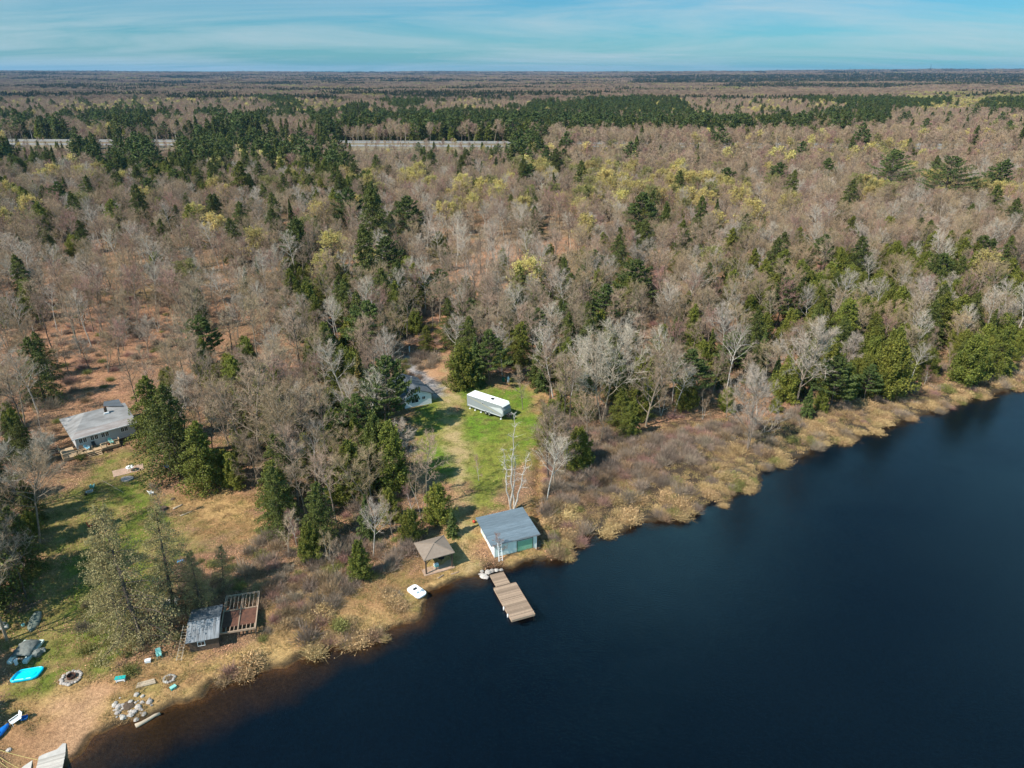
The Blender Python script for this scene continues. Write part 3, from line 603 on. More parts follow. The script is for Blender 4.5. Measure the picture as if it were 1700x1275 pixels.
# trees one can pick out in the photograph: base pixel, row of the top, model, label
HERO = [
 (850,848,690,'snag','dead white birch of four bare stems rising behind the boathouse','birch'),
 (1240,748,600,'wide2','low silver-grey spreading bare tree among the shoreline bushes','tree'),
 (1322,672,522,'wide1','broad pale bare tree with many rising limbs, at the lake edge of the dense cedars','tree'),
 (1072,708,565,'wide0','grey bare tree with forked trunk behind the shore bushes, in front of dark hemlocks','tree'),
 (998,700,520,'wide2','tallest grey bare tree right of the mown clearing, with two twisting trunks','tree'),
 (628,606,515,'wide3','wide spreading bare tree directly behind the small grey-roofed cabin','tree'),
 (795,798,752,'thin2','small many-stemmed bare tree standing alone on the mown lawn','tree'),
 (493,905,840,'thin2','reddish many-stemmed bare bush-tree at the right edge of the dry grass slope','tree'),
 (700,862,785,'thin1','thin white birch beside the round bright green cedar','birch'),
 (690,868,800,'thin2','slender leaning birch left of the round bright green cedar','birch'),
 (612,868,800,'thin1','young white birch at the foot of the olive cedars','birch'),
 (548,935,860,'thin1','small white birch at the left foot of the wooded strip by the shore','birch'),
 (728,868,808,'con4','round bright green cedar beside the worn track to the lake','cedar'),
 (605,705,585,'gold0','golden-brown spruce left of the blue-green pine by the cabin','spruce'),
 (648,722,592,'con8','blue-green white pine shading the left side of the cabin','pine'),
 (600,748,655,'con8','lower dark pine growing below the golden spruce','pine'),
 (628,800,690,'con5','olive cedar standing right of its twin, above the lake track','cedar'),
 (655,815,705,'con3','yellow-olive cedar at the lawn edge below the pines','cedar'),
 (585,830,735,'con3','slim bright cedar in the strip left of the lake track','cedar'),
 (625,440,315,'con1','tall dark hemlock standing above the woods behind the cabin','hemlock'),
 (612,505,375,'con0','large dark hemlock below the tallest one, left of the grey pole','hemlock'),
 (640,540,445,'con1','broad dark hemlock beside the grey utility pole','hemlock'),
 (392,440,362,'con1','dark rounded hemlock in the grey woods left of the cabin','hemlock'),
 (500,455,365,'con5','dark conical hemlock in the grey woods, right of the rounded one','hemlock'),
 (408,345,268,'con2','dark conical evergreen, upper left in the grey woods','evergreen'),
 (620,378,305,'con5','dark pointed evergreen at the edge of the brown woods','evergreen'),
 (545,500,440,'con2','olive hemlock just inside the woods left of the tall hemlocks','hemlock'),
 (205,400,330,'con2','tall dark evergreen with a leaning top at the left','evergreen'),
 (75,665,560,'con1','broad green hemlock standing behind the grey-roofed house at left','hemlock'),
 (768,645,575,'con4','broad bright cedar at the top of the clearing, left of the trailer','cedar'),
 (790,642,560,'con9','blue-green young pine behind the bright cedars above the trailer','pine'),
 (812,640,548,'con8','tall airy green pine behind the white-roofed trailer','pine'),
 (780,590,525,'con9','green young pine on the leafy slope above the clearing','pine'),
 (822,520,478,'con2','bright yellow-green cedar on the slope behind the pines','cedar'),
 (853,500,448,'con5','pointed olive cedar among grey trees above the clearing','cedar'),
 (898,640,552,'con6','narrow dark green spruce beside the leafless grey larch','spruce'),
 (868,680,600,'thin0','leafless grey larch at the right rim of the clearing','tree'),
 (835,465,410,'con2','dark hemlock on the leaf-covered slope above the clearing','hemlock'),
 (710,588,540,'con2','small dark hemlock at the head of the gravel track','hemlock'),
 (912,468,408,'con3','dull green cedar in the brown woods, upper middle','cedar'),
 (1155,470,405,'con1','broad dark hemlock in the brown woods right of the middle','hemlock'),
 (1280,480,395,'con1','large dense dark hemlock right of centre, taller of a pair','hemlock'),
 (1262,500,430,'con2','dense hemlock just left of and below the largest one','hemlock'),
 (1215,420,378,'con2','dark evergreen top standing left of the large hemlock pair','evergreen'),
 (1425,430,400,'con4','green cedar in the brown woods at the right','cedar'),
 (1530,470,418,'con3','yellow-olive cedar with a pointed dark neighbour at the right','cedar'),
 (1462,336,250,'pine7','windswept tall white pine above the brown woods, left of three','pine'),
 (1560,350,260,'pine8','broad windswept white pine above the brown woods, middle of three','pine'),
 (1632,340,266,'pine8b','slim leaning white pine above the brown woods, right of three','pine'),
 (1245,402,328,'bud0','round pale yellow budding tree standing clear of the brown woods','tree'),
 (1010,335,278,'bud0','yellow budding tree, left of the yellow row','tree'),
 (1150,335,282,'bud1','yellow budding tree in the middle of the yellow row','tree'),
 (1195,345,288,'bud0','yellow budding tree at the right end of the yellow row','tree'),
 (530,395,332,'bud0','pale yellow-green budding tree in the woods left of the middle','tree'),
 (320,508,430,'bud2','olive budding tree above the leafy slope at left','tree'),
 (205,1050,885,'larch1','lowest and leftmost of the hazy tan larches, over the yard grass','larch'),
 (238,1072,850,'larch0','leaning dark-trunked larch with a haze of tan foliage by the lower yard','larch'),
 (288,1010,840,'larch1','second tan larch just left of the old shed, with forked trunk','larch'),
 (335,1012,915,'larch1','small olive tree overhanging the metal roof of the shed','tree'),
 (372,978,905,'larch0','small bushy olive tree behind the rusty timber frame','tree'),
 (300,985,900,'thin0','leafless young tree close behind the old shed','tree'),
 (325,595,470,'wide0','crooked bare tree with a reddish crown at the right end of the leafy slope','tree'),
 (270,860,790,'thin0','leafless young tree in the yard above the fallen logs','tree'),
 (430,760,600,'wide0','tall grey bare tree arching over the dark evergreens beside the house','tree'),
 (455,800,640,'wide3','leaning bare tree with pale limbs over the evergreen thicket','tree'),
 (15,860,690,'wide2','pale-limbed bare tree spreading over the left yard edge','tree'),
 (60,840,720,'wide1','low bare tree with long pale branches left of the house deck','tree'),
 (-20,1010,800,'con1','dark hemlock cut by the left border, its branches over the yard','hemlock'),
 (-8,930,760,'con0','dark hemlock at the left border, farther up the yard','hemlock'),
 (300,790,640,'con1','broad hemlock beside the right end of the grey-roofed house','hemlock'),
 (265,740,625,'con2','bright hemlock touching the right corner of the house roof','hemlock'),
 (345,812,700,'con2','spreading hemlock at the lower front of the thicket, over the logs','hemlock'),
 (470,830,720,'con1','dense dark hemlock in the middle of the thicket','hemlock'),
 (1470,660,570,'con4','bright green cedar overhanging the lake bank','cedar'),
 (1430,655,590,'con2','round green hemlock beside the pale spreading tree','hemlock'),
 (1600,640,560,'con4','bright cedar near the water at the right','cedar'),
 (1655,625,540,'con2','green hemlock on the bank near the right border','hemlock'),
 (938,790,680,'thin0','fallen-limbed grey bush-tree among the bushes right of the ditch','tree'),
]
# the dead birch and windswept pines have shapes of their own
def snag():
    rg = np.random.default_rng(4); th = []; mi = []
    for k, (dx, dy, H) in enumerate(((.5, .2, 14.), (-1.1, .1, 9.3), (1.9, -.3, 8.6), (.1, .3, 8.0))):
        p = np.array([.15*k-.2, 0, -.2]); n = 9
        for i in range(n):
            t = (i+1)/n; q = np.array([.15*k-.2+dx*t**.8+rg.normal()*.09, dy*t+rg.normal()*.09, H*t]); r = .115*(1-i/n)+.022; th.append((*p, *q, r, r-.011)); p = q
            if i > 2:
                for _ in range(4):
                    a = rg.uniform(0, 6.28); L = rg.uniform(.3, 1.3)*(1.15-.6*t); e = p+np.array([math.cos(a)*L, math.sin(a)*L, rg.uniform(-.1, .5)]); mi.append((*p, *e, .035, .012))
                    e2 = e+rg.normal(size=3)*.35; mi.append((*e, *e2, .014, .005))
                    for _q in range(3): e3 = p+(e-p)*rg.uniform(.4, 1)+0; e4 = e3+rg.normal(size=3)*.3; mi.append((*e3, *e4, .012, .004))
    model('snag', 14, 2, tubes(th, 7), [(*tubes(mi, 4), 0)], M_BIRCH, [M_BIRCH])
snag()
def windpine(name, seed, H, R0, lean):
    tr, parts = conifer_arrays(seed, H, R0, 'pine', 7000, .17, .35)
    def sh(v): v = v.copy(); t = np.clip(v[:, 2]/H, 0, 1); v[:, 0] += lean*t**1.5*H*.12+np.where(v[:, 0] > 0, .25, -.15)*v[:, 0]; return v
    model(name, H, R0, (sh(tr[0]), tr[1]), [(sh(a), f, m) for a, f, m in parts], M_BARKD, [M_PINE, M_BARKD])
windpine('pine7', 141, 20, 5.6, .8); windpine('pine8', 142, 20, 7.5, .2); windpine('pine8b', 143, 18, 4.0, 2.2)
def put_tree(mdl, x, y, z, s, rz, name, label, cat, group=None, tilt=(0, 0), xy=1.):
    T = TREES[mdl]; root = thing(name, label, cat, (x, y, z), 0, group); root.rotation_euler = (tilt[0], tilt[1], rz); root.scale = (s*xy, s*xy, s)
    for nm, me in (('trunk', T['t']), ('crown', T['c'])):
        o = bpy.data.objects.new(nm, me); COL.objects.link(o); o.parent = root
    return root
NAMES = {'pole': 'bare_tree', 'wide': 'spreading_bare_tree', 'thin': 'young_bare_tree', 'bud': 'budding_tree', 'con': 'evergreen_tree', 'gold': 'golden_spruce', 'larch': 'larch_tree', 'snag': 'dead_birch', 'pine': 'white_pine'}
def nm_of(m): return NAMES[m.rstrip('0123456789b')] if not m.startswith('pine8b') else 'white_pine'
hero_n = 0
for (bx, by, ty, mdl, label, cat) in HERO:
    g = G(bx, by); lo, hi = 1, 40
    for _ in range(30):
        h = (lo+hi)/2
        if seen(g.x, g.y, g.z+h)[1] > ty: lo = h
        else: hi = h
    s = lo/TREES[mdl]['H']; s = min(max(s, .35), 2.3)
    tilt = (0, 0)
    if 'larch0' == mdl: tilt = (.0, -.10)
    if mdl == 'larch1' and by > 1000 and bx < 300: tilt = (.0, -.05)
    if 'leaning' in label: tilt = (.05, -.08)
    if bx < 80 and mdl.startswith('wide'): tilt = (0, .12)
    fr = mdl in ('snag', 'pine7', 'pine8', 'pine8b')
    put_tree(mdl, g.x, g.y, g.z-.05, s, 0 if fr else rs.uniform(0, 6.28), nm_of(mdl), label, cat, None, tilt, (.9 if mdl == 'con8' else 1.0) if by > 420 or mdl == 'snag' else 1.15 if not fr else 1.35)
    mark(g.x, g.y)
    if mdl.startswith(('con', 'gold', 'larch', 'wide')): mark(g.x+1, g.y)
CANDS = []
def try_spot(x, y, sp):
    px, py, f = seen(x, y, 1.); px = float(px); py = float(py)
    if px < -160 or px > 1860 or py > 1330: return
    con, bud, den, ced = cell(px, py, f)
    if rs.random() > den: return
    if not far_enough(x, y, sp*.55): return
    CANDS.append((x, y, px, py, con, bud, ced)); mark(x, y)
def scatter(y0, y1, sp):
    n = 0; y = y0
    while y < y1:
        w = (y*math.cos(PITCH)+CAM_H*math.sin(PITCH))*.80+6; x = -w+rs.uniform(0, sp)
        while x < w: try_spot(x+rs.uniform(-.45, .45)*sp, y+rs.uniform(-.45, .45)*sp, sp); x += sp
        y += sp
scatter(34, 200, 4.2); scatter(200, 430, 5.0)
CA = np.array([(c[0], c[1]) for c in CANDS]); keep = np.ones(len(CA), bool)
for p in OPENG: keep &= polysd(CA[:, 0], CA[:, 1], p) < -.5
sdl = -polysd(CA[:, 0], CA[:, 1], LAKE); keep &= sdl > 3.5
ZZ = height(CA[:, 0], CA[:, 1])
trees = []
for c, k, z, sl in zip(CANDS, keep, ZZ, sdl):
    if not k: continue
    x, y, px, py, con, bud, ced = c; u = rs.random(); d = math.hypot(x, y)
    if u < con:
        if rs.random() < ced: m = rs.choice(['con2', 'con3', 'con4', 'con3', 'con4'])
        else: m = rs.choice(['con0', 'con1', 'con2', 'con5', 'con6', 'con0', 'con1', 'con8', 'con9'])
        s = rs.uniform(.55, 1.05)*(1.22 if py < 420 else 1.); kind = 'ever'
        if sl < 12: s *= .7
        if py > 560 and px < 735: s *= .74 if px < 440 else .88
        elif py > 560 and px < 1340: s *= .85
    elif u < con+bud: m = rs.choice(['bud0', 'bud1', 'bud2', 'bud0']); s = rs.uniform(.75, 1.); kind = 'bud'
    else:
        kind = 'bare'
        m = rs.choice(['pole0', 'pole1', 'pole2', 'pole3', 'pole4', 'pole0', 'pole2', 'thin0', 'thin1', 'wide0', 'wide3', 'wide1', 'thin1']); s = rs.uniform(.6, .95)*(.85 if m.startswith('wide') else 1)
        if sl < 14: m = rs.choice(['thin0', 'thin1', 'thin2', 'pole1']); s = rs.uniform(.5, .8)
        if py > 400 and 700 < px < 950: m = rs.choice(['pole0', 'pole1', 'pole3', 'thin0']); s = rs.uniform(.7, .95)
    trees.append((x, y, float(z), kind, m, s, px, py))
def apparent(t):
    x, y, z, k, m, s, px, py = t; H = TREES[m]['H']*s; a = seen(x, y, z); b = seen(x, y, z+H); f = float(b[2])
    if f < 5 or b[0] < 2 or b[0] > 1698 or b[1] > 1270 : return -1.
    return H/f
def where(px, py):
    side = 'left' if px < 440 else 'middle' if px < 900 else 'right' if px < 1340 else 'far right'
    if py > 740 and px < 120: return 'in the dark thicket along the left border'
    if py > 610 and px < 480: return 'in the thicket right of the grey-roofed house'
    if py > 440 and px < 460: return 'on the leaf-covered slope behind the grey-roofed house'
    if py > 660 and px < 700: return 'in the wooded strip left of the lake track'
    if py > 470 and px < 700: return 'in the woods left of and behind the small cabin'
    if py > 480 and px < 930: return 'just above the mown clearing and the trailer'
    if py > 560 and px < 1340: return 'above the shoreline bushes right of the ditch'
    if py > 560: return 'on the steep lake bank at the right'
    if py > 400 and px > 1130: return 'in the mixed green woods at the right'
    if py > 400: return 'in the brown woods directly behind the clearing'
    if px < 560: return 'in the dark woods below the highway, left'
    return 'in the brown woods below the highway'+(' at the right' if px > 1130 else '')
ADJ = {'ever': ('dense evergreen', 'evergreen_tree', 'evergreen'), 'bud': ('pale yellow-green budding tree', 'budding_tree', 'tree'), 'bare': ('leafless grey tree', 'bare_tree', 'tree')}
rest = []; MEMBERS = {}
def plural(a): return a[:-1]+'ies' if a.endswith('y') else a+'es' if a.endswith('bush') else a+'s'
def name_apart():
    for (adj, w), l in MEMBERS.items():
        if len(l) < 2: 
            for k in ('group',):
                if k in l[0][0]: del l[0][0][k]
            continue
        left = list(l)
        for word, key in (('tallest', lambda t: -t[3]), ('nearest', lambda t: -t[2]), ('leftmost', lambda t: t[1]), ('rightmost', lambda t: -t[1]), ('farthest', lambda t: t[2]), ('smallest', lambda t: t[3])):
            if len(left) > 1: left.sort(key=key); left[0][0]['label'] = word+' '+adj+' '+w; left.pop(0)
        if len(left) > 3:
            mx_ = sorted(t[1] for t in left)[len(left)//2]; my_ = sorted(t[2] for t in left)[len(left)//2]
            for o, px, py, h in left:
                q = ('front' if py >= my_ else 'back')+' '+('right' if px >= mx_ else 'left'); o['label'] = adj+' '+w+', '+q; o['group'] = plural(adj)+' '+w+', '+q
    MEMBERS.clear()
for kind in ('bare', 'ever', 'bud'):
    l = sorted([t for t in trees if t[3] == kind], key=lambda t: -apparent(t)); cut = {'bare': 255, 'ever': 240, 'bud': 120}[kind]
    for t in l[:cut]:
        if apparent(t) < 0: rest.append(t); continue
        x, y, z, k, m, s, px, py = t; w = where(px, py); adj, name, cat = ADJ[kind]
        if m in ('con3', 'con4'): adj, cat = 'olive-green bushy cedar', 'cedar'
        if m == 'con8': adj, cat = 'blue-green pine', 'pine'
        if m.startswith('thin'): adj = 'thin young leafless tree'
        if m == 'pole1': adj = 'leafless pale-trunked tree'
        o = put_tree(m, x, y, z-.05, s, rs.uniform(0, 6.28), name, adj+' '+w, cat, (adj[:-1]+'ies' if adj.endswith('y') else adj+'s')+' '+w, (rs.gauss(0, .035), rs.gauss(0, .035)), rs.uniform(.9, 1.15)); MEMBERS.setdefault((adj, w), []).append((o, px, py, TREES[m]['H']*s))
    rest += l[cut:]
name_apart()
def joined(k):
    T = TREES[k]; v, f, mi = join([(T['trunk'][0], T['trunk'][1], len(T['mc']))]+T['parts']); return np_mesh('tree_model', v, f, T['mc']+[T['mt']], mi)
MK = list(TREES); MI = {k: i for i, k in enumerate(MK)}; tree_coll = model_collection('tree_models', [joined(k) for k in MK])
for kind, nm, lb in (('bare', 'bare_woods', 'mass of leafless grey and brown trees filling the woods up to the highway'), ('ever', 'evergreen_woods', 'dark evergreens scattered through the leafless woods up to the highway'), ('bud', 'budding_woods', 'yellow-green budding trees scattered through the brown woods')):
    l = [t for t in rest if t[3] == kind]
    if l: instancer(nm, [(t[0], t[1], t[2]-.1) for t in l], [MI[t[4]] for t in l], [rs.uniform(0, 6.28) for _ in l], [(t[5]*1.05, t[5]*1.05, t[5]) for t in l], tree_coll, lb, 'woods')
# middle distance
LOW = [low_tree('bare', 301, M_TWIG, M_BARK), low_tree('bare', 302, M_TWIGT, M_BARK), low_tree('bare', 303, M_TWIGR, M_BARKD, 15, 4.6), low_tree('bare', 304, M_TWIG, M_BARK, 15, 5.), low_tree('bare', 305, M_TWIGT, M_BIRCH, 14, 4.4),
       low_tree('bud', 306, M_BUD, M_TWIGT, 15, 4.6), low_tree('bud', 307, M_BUDG, M_TWIG, 14, 4.6),
       low_tree('hemlock', 308, M_HEM, M_BARKD, 16, 3.6), low_tree('hemlock', 309, M_HEM, M_BARKD, 13, 3.2), low_tree('spruce', 310, M_HEM, M_BARKD, 15, 2.8), low_tree('pine', 311, M_PINE, M_BARKD, 18, 4.5), low_tree('cedar', 312, M_CED, M_BARKD, 11, 3)]
low_coll = model_collection('far_tree_models', LOW)
def mid_scatter(y0, y1, sp):
    pts = []
    y = y0
    while y < y1:
        w = y*.80+20; n = int(2*w/sp); xs = -w+(np.arange(n)+nrg.uniform(-.45, .45, n))*sp; ys = y+nrg.uniform(-.45, .45, n)*sp; pts.append(np.stack([xs, ys], 1)); y += sp
    return np.concatenate(pts)
P = np.concatenate([mid_scatter(430, 800, 6.0), mid_scatter(800, 1500, 7.2)])
t_, d_, l_ = road_sd(P[:, 0], P[:, 1])
px_, py_, _ = seen(P[:, 0], P[:, 1], 4.)
# the highway corridor is open; in front of it low growth only where the road shows through
P = P[(np.abs(d_+6) > np.where(P[:, 0] > 25, 26, 32))]; t_, d_, l_ = road_sd(P[:, 0], P[:, 1]); px_, py_, _ = seen(P[:, 0], P[:, 1], 4.)
vis = ((px_ > 565) & (px_ < 850)) | ((px_ > 20) & (px_ < 125)) | ((px_ > 170) & (px_ < 200)) | ((px_ > 255) & (px_ < 300))
infront = (d_ < 0) & (d_ > -230)
sc = np.where(infront & vis, .55, np.where(infront, 1.0, 1.))
Z = height(P[:, 0], P[:, 1]); pick = np.zeros(len(P), int); sz = nrg.uniform(.72, 1.08, len(P))*sc
for i in range(len(P)):
    con, bud, den, ced = cell(float(px_[i]), float(py_[i]), 0); u = nrg.random()
    if u < con: pick[i] = nrg.choice([7, 8, 9, 7, 10, 11])
    elif u < con+bud: pick[i] = nrg.choice([5, 5, 6])
    else: pick[i] = nrg.choice([0, 1, 2, 3, 4, 0, 3, 1])
    if infront[i] and vis[i] and pick[i] > 6 and nrg.random() < .75: pick[i] = nrg.choice([0, 1, 2, 3]); sz[i] *= .8
    if pick[i] > 6: sz[i] *= 1.15
    if d_[i] > 0 and d_[i] < 120 and con > .5: sz[i] *= 1.2
for nm, a, b, lb in (('distant_bare_woods', 0, 4, 'grey and brown leafless woods around the distant highway'), ('distant_budding_woods', 5, 6, 'pale yellow budding trees dotted in the distant woods'), ('distant_evergreen_woods', 7, 11, 'dark evergreen stands around the distant highway')):
    s = (pick >= a) & (pick <= b)
    instancer(nm, np.stack([P[s, 0], P[s, 1], Z[s]-.2], 1), pick[s], nrg.uniform(0, 6.28, s.sum()), np.stack([sz[s]*1.2, sz[s]*1.2, sz[s]], 1), low_coll, lb, 'woods')
# far canopy to the horizon
M_FARB = mat('far_bare_canopy', (.275,.19,.125), .9, .1, .02, c2=(.19,.135,.09), rand=.3, island=.35)
M_FARY = mat('far_budding_canopy', (.32,.28,.10), .9, .1, .02, rand=.2, island=.3)
M_FARE = mat('far_evergreen_canopy', (.055,.062,.020), .9, .1, .02, rand=.25, island=.35)
CL = [clump(401, .02, M_FARB, M_FARE), clump(402, .1, M_FARB, M_FARE), clump(403, 0, M_FARB, M_FARE), clump(404, .85, M_FARB, M_FARE), clump(405, .95, M_FARB, M_FARE), clump(406, .0, M_FARY, M_FARE)]
cl_coll = model_collection('canopy_models', CL)
def far_ring(y0, y1, sp, scale, name, label):
    P = mid_scatter(y0, y1, sp); x, y = P.T; z = height(x, y)
    w = fbm(x/520, y/190, 91, 4); w2 = fbm(x/260, y/120, 95, 3); u = nrg.random(len(P))
    px, py, _ = seen(x, y, 10.)
    belt = ((py > 188) & (py < 206) & (px > 880) & (px < 1500) & (w2 > .51) & (u < .6)) | ((py > 196) & (py < 222) & (px < 420) & (w2 > .42)) | ((py > 165) & (py < 182) & (px > 280) & (px < 560) & (w2 > .45)) | ((py > 134) & (py < 142) & (px > 1050))
    con = (w > .585) | belt; yel = (w2 < .36) & ~con & (u < .5)
    yel |= (px > 1500) & (py > 160) & (py < 176) & (u < .7)
    pick = np.where(con, np.where(u < .5, 3, 4), np.where(yel, 5, np.where(u < .5, 0, np.where(u < .6, 1, 2)))).astype(int)
    s = nrg.uniform(.85, 1.1, len(P))
    instancer(name, np.stack([x, y, z-.5], 1), pick, nrg.uniform(0, 6.28, len(P)), np.stack([s*scale, s*scale, s*(1+(scale-1)*.25)], 1), cl_coll, label, 'woods')
far_ring(1500, 3600, 22, 1.05, 'far_woods', 'brown leafless woods rolling away beyond the highway')
far_ring(3600, 8500, 40, 1.9, 'farther_woods', 'dull brown woodland reaching towards the horizon')
far_ring(8500, 16000, 75, 3.6, 'horizon_woods', 'dark wooded ridges along the horizon')
# ---------------------------------------------------------------- bushes of the marshy bank
SHK = list(SHRUBS); sh_coll = model_collection('bush_models', [SHRUBS[k] for k in SHK])
cand = []
SHZ = px2g([(900,932),(905,860),(900,760),(925,700),(990,715),(1060,735),(1180,712),(1320,690),(1430,670),(1560,645),(1720,608),(1720,655),(1480,715),(1345,765),(1262,805),(1180,850),(1000,895),(940,935)])
SHZ2 = px2g([(425,1000),(470,960),(560,965),(630,970),(700,1010),(640,1062),(560,1085),(480,1112),(420,1125),(380,1150),(370,1120),(440,1085),(440,1030)])
SHZ4 = px2g([(140,1010),(290,950),(300,1010),(290,1075),(210,1115),(150,1090)]); SHZ5 = px2g([(335,925),(440,930),(430,975),(370,985),(330,1000),(290,960)])
SHZ3 = px2g([(430,860),(520,900),(620,900),(690,905),(620,965),(480,950),(420,930)])
BR = [px2g(p) for p in ([(440,640),(700,480),(1100,480),(1320,640),(1040,720),(930,700),(900,650),(740,580),(690,640),(680,830),(600,880),(470,860)], [(0,480),(330,500),(340,560),(200,620),(60,760),(0,860)], [(1330,640),(1330,430),(1700,420),(1720,610),(1500,640)])]
for (poly, sp, kind) in ((SHZ, 1.15, 'm'), (SHZ2, 1.1, 'm'), (SHZ3, 1.5, 'b'), (SHZ4, 2.3, 'b'), (SHZ5, 1.7, 'b'), (BR[0], 2.6, 'b'), (BR[1], 3.6, 'b'), (BR[2], 3.4, 'b')):
    xs = [p[0] for p in poly]; ys = [p[1] for p in poly]; X, Y = np.meshgrid(np.arange(min(xs), max(xs), sp), np.arange(min(ys), max(ys), sp)); X = X.ravel()+nrg.uniform(-.5, .5, X.size)*sp; Y = Y.ravel()+nrg.uniform(-.5, .5, Y.size)*sp
    ok = (polysd(X, Y, poly) > -.6) & (-polysd(X, Y, LAKE) > -.9) & (polysd(X, Y, DITCH, False) > .8)
    if kind == 'b': ok &= nrg.random(len(X)) < .75
    else: ok &= ((fbm(X/2.5, Y/2.5, 111, 3) > .47) | (-polysd(X, Y, LAKE) > 10)) & (nrg.random(len(X)) < .82)
    X = X[ok]; Y = Y[ok]; zz = np.maximum(height(X, Y), -.02); sl = -polysd(X, Y, LAKE)
    for x, y, z, s_ in zip(X, Y, zz, sl):
        if kind == 'm':
            if s_ < 6.0+3.5*(vnoise(x/4, y/4, 7)-.3) and rs.random() < .72: k = rs.choice(['s4', 's5', 's7', 's4', 's7', 's6', 's8']); s = rs.uniform(.6, 1.45)
            else: k = rs.choice(['s0', 's1', 's2', 's3', 's6', 's0', 's3', 's9']); s = rs.uniform(.55, 1.05)
        else: k = rs.choice(['s1', 's3', 's9', 's0', 's2', 's8', 's8']); s = rs.uniform(.5, 1.2)
        cand.append((x, y, z, k, s, kind))
def ap2(c):
    px, py, f = seen(c[0], c[1], c[2]+.5); return c[4]/float(f) if 5 < px < 1695 and py < 1270 and c[5] == 'm' else -1
cand.sort(key=ap2, reverse=True)
def wsh(x, y):
    px, py, f = seen(x, y, .5)
    return 'on the left bank by the timber frame' if px < 720 else 'just right of the boathouse' if px < 1010 else 'in the middle of the right bank' if px < 1270 else 'at the far right of the bank'
for c in cand[:290]:
    x, y, z, k, s, kd = c; o = bpy.data.objects.new('straw_tussock' if k in ('s4', 's5', 's7') else 'bare_bush', SHRUBS[k]); COL.objects.link(o); o.location = (x, y, z-.08); o.rotation_euler.z = rs.uniform(0, 6.28); o.scale = (s, s, s*rs.uniform(.8, 1.2))
    nm = 'straw-coloured grassy tussock' if k in ('s4', 's5', 's7') else 'reddish-brown leafless bush' if k == 's2' else 'dull yellow-green low bush' if k == 's8' else 'grey-brown leafless bush'
    MEMBERS.setdefault((nm, wsh(x, y)), []).append((o, float(seen(x, y, z)[0]), float(seen(x, y, z)[1]), s)); tag(o, nm+' '+wsh(x, y), 'tussock' if 'tussock' in nm else 'bush', (nm.replace('bush','bushes') if nm.endswith('bush') else nm+'s')+' '+wsh(x, y))
name_apart(); c2 = cand[290:]
instancer('undergrowth', [(c[0], c[1], c[2]-.08) for c in c2], [SHK.index(c[3]) for c in c2], [rs.uniform(0, 6.28) for _ in c2], [(c[4],)*3 for c in c2], sh_coll, 'leafless brush under and between the trees and along the bank', 'brush')
# ---------------------------------------------------------------- grass, dead leaves
def tuft(seed, m, n, r, h):
    rg = np.random.default_rng(seed); a = rg.normal(size=(n, 3))*[r, r, 0]; b = a+rg.normal(size=(n, 3))*[h*.5, h*.5, 0]+np.array([0, 0, 1])*(h*rg.uniform(.4, 1, n))[:, None]
    v, f = spikes(a, b, np.full(n, .018), rg); return np_mesh('tuft', v, [f], [m])
GR = [tuft(501, mat('lawn_blades', (.13,.19,.03), .8, .1, 1, rand=.25, island=.3), 40, .28, .13), tuft(502, mat('straw_blades', (.42,.29,.13), .8, .1, 1, rand=.25, island=.3), 40, .3, .3), tuft(503, mat('olive_blades', (.19,.17,.05), .8, .1, 1, rand=.25, island=.3), 40, .3, .2)]
def leafpatch(seed, m):
    rg = np.random.default_rng(seed); p = rg.normal(size=(60, 3))*[.55, .55, 0]+[0, 0, .03]; v, f = flecks(p, .06, rg, 3); return np_mesh('leaves', v, [f], [m])
GR.append(leafpatch(504, mat('dead_leaves', (.45,.25,.14), .8, .1, 1, rand=.25, island=.4))); GR.append(leafpatch(505, mat('dark_dead_leaves', (.20,.12,.08), .8, .1, 1, rand=.25, island=.4)))
gr_coll = model_collection('ground_cover_models', GR)
n = 52000; D = 45+nrg.random(n)**.8*150; X = (nrg.random(n)-.5)*1.62*(D*math.cos(PITCH)+CAM_H*math.sin(PITCH)); Y = D
sl = -polysd(X, Y, LAKE); ok = (sl > .5); X = X[ok]; Y = Y[ok]; sl = sl[ok]
zl = zone('lawn', X, Y); zs = np.maximum(zone('straw', X, Y), zone('marsh', X, Y)*.8); zy = zone('yard', X, Y); zp = np.maximum(zone('soil', X, Y), np.maximum(zone('gravel', X, Y), zone('path', X, Y)*.5)); u = nrg.random(len(X))
pk = np.where(zl > .5, np.where(u < .75, 0, 2), np.where(zs > .5, np.where(u < .7, 1, 2), np.where(zy > .5, np.where(u < .35, 0, np.where(u < .6, 2, np.where(u < .85, 1, 3))), np.where(u < .7, 3, 4))))
ok = zp < .4; X = X[ok]; Y = Y[ok]; pk = pk[ok]; Z = height(X, Y)
for nm, sel, lb in (('grass', (pk < 3), 'short green and straw-coloured grass of the clearings and banks'), ('leaf_litter', pk > 2, 'fallen orange-brown leaves covering the woodland floor')):
    s = nrg.uniform(.6, 1.3, sel.sum()); instancer(nm, np.stack([X[sel], Y[sel], Z[sel]], 1), pk[sel], nrg.uniform(0, 6.28, sel.sum()), np.stack([s, s, s], 1), gr_coll, lb, 'ground cover')
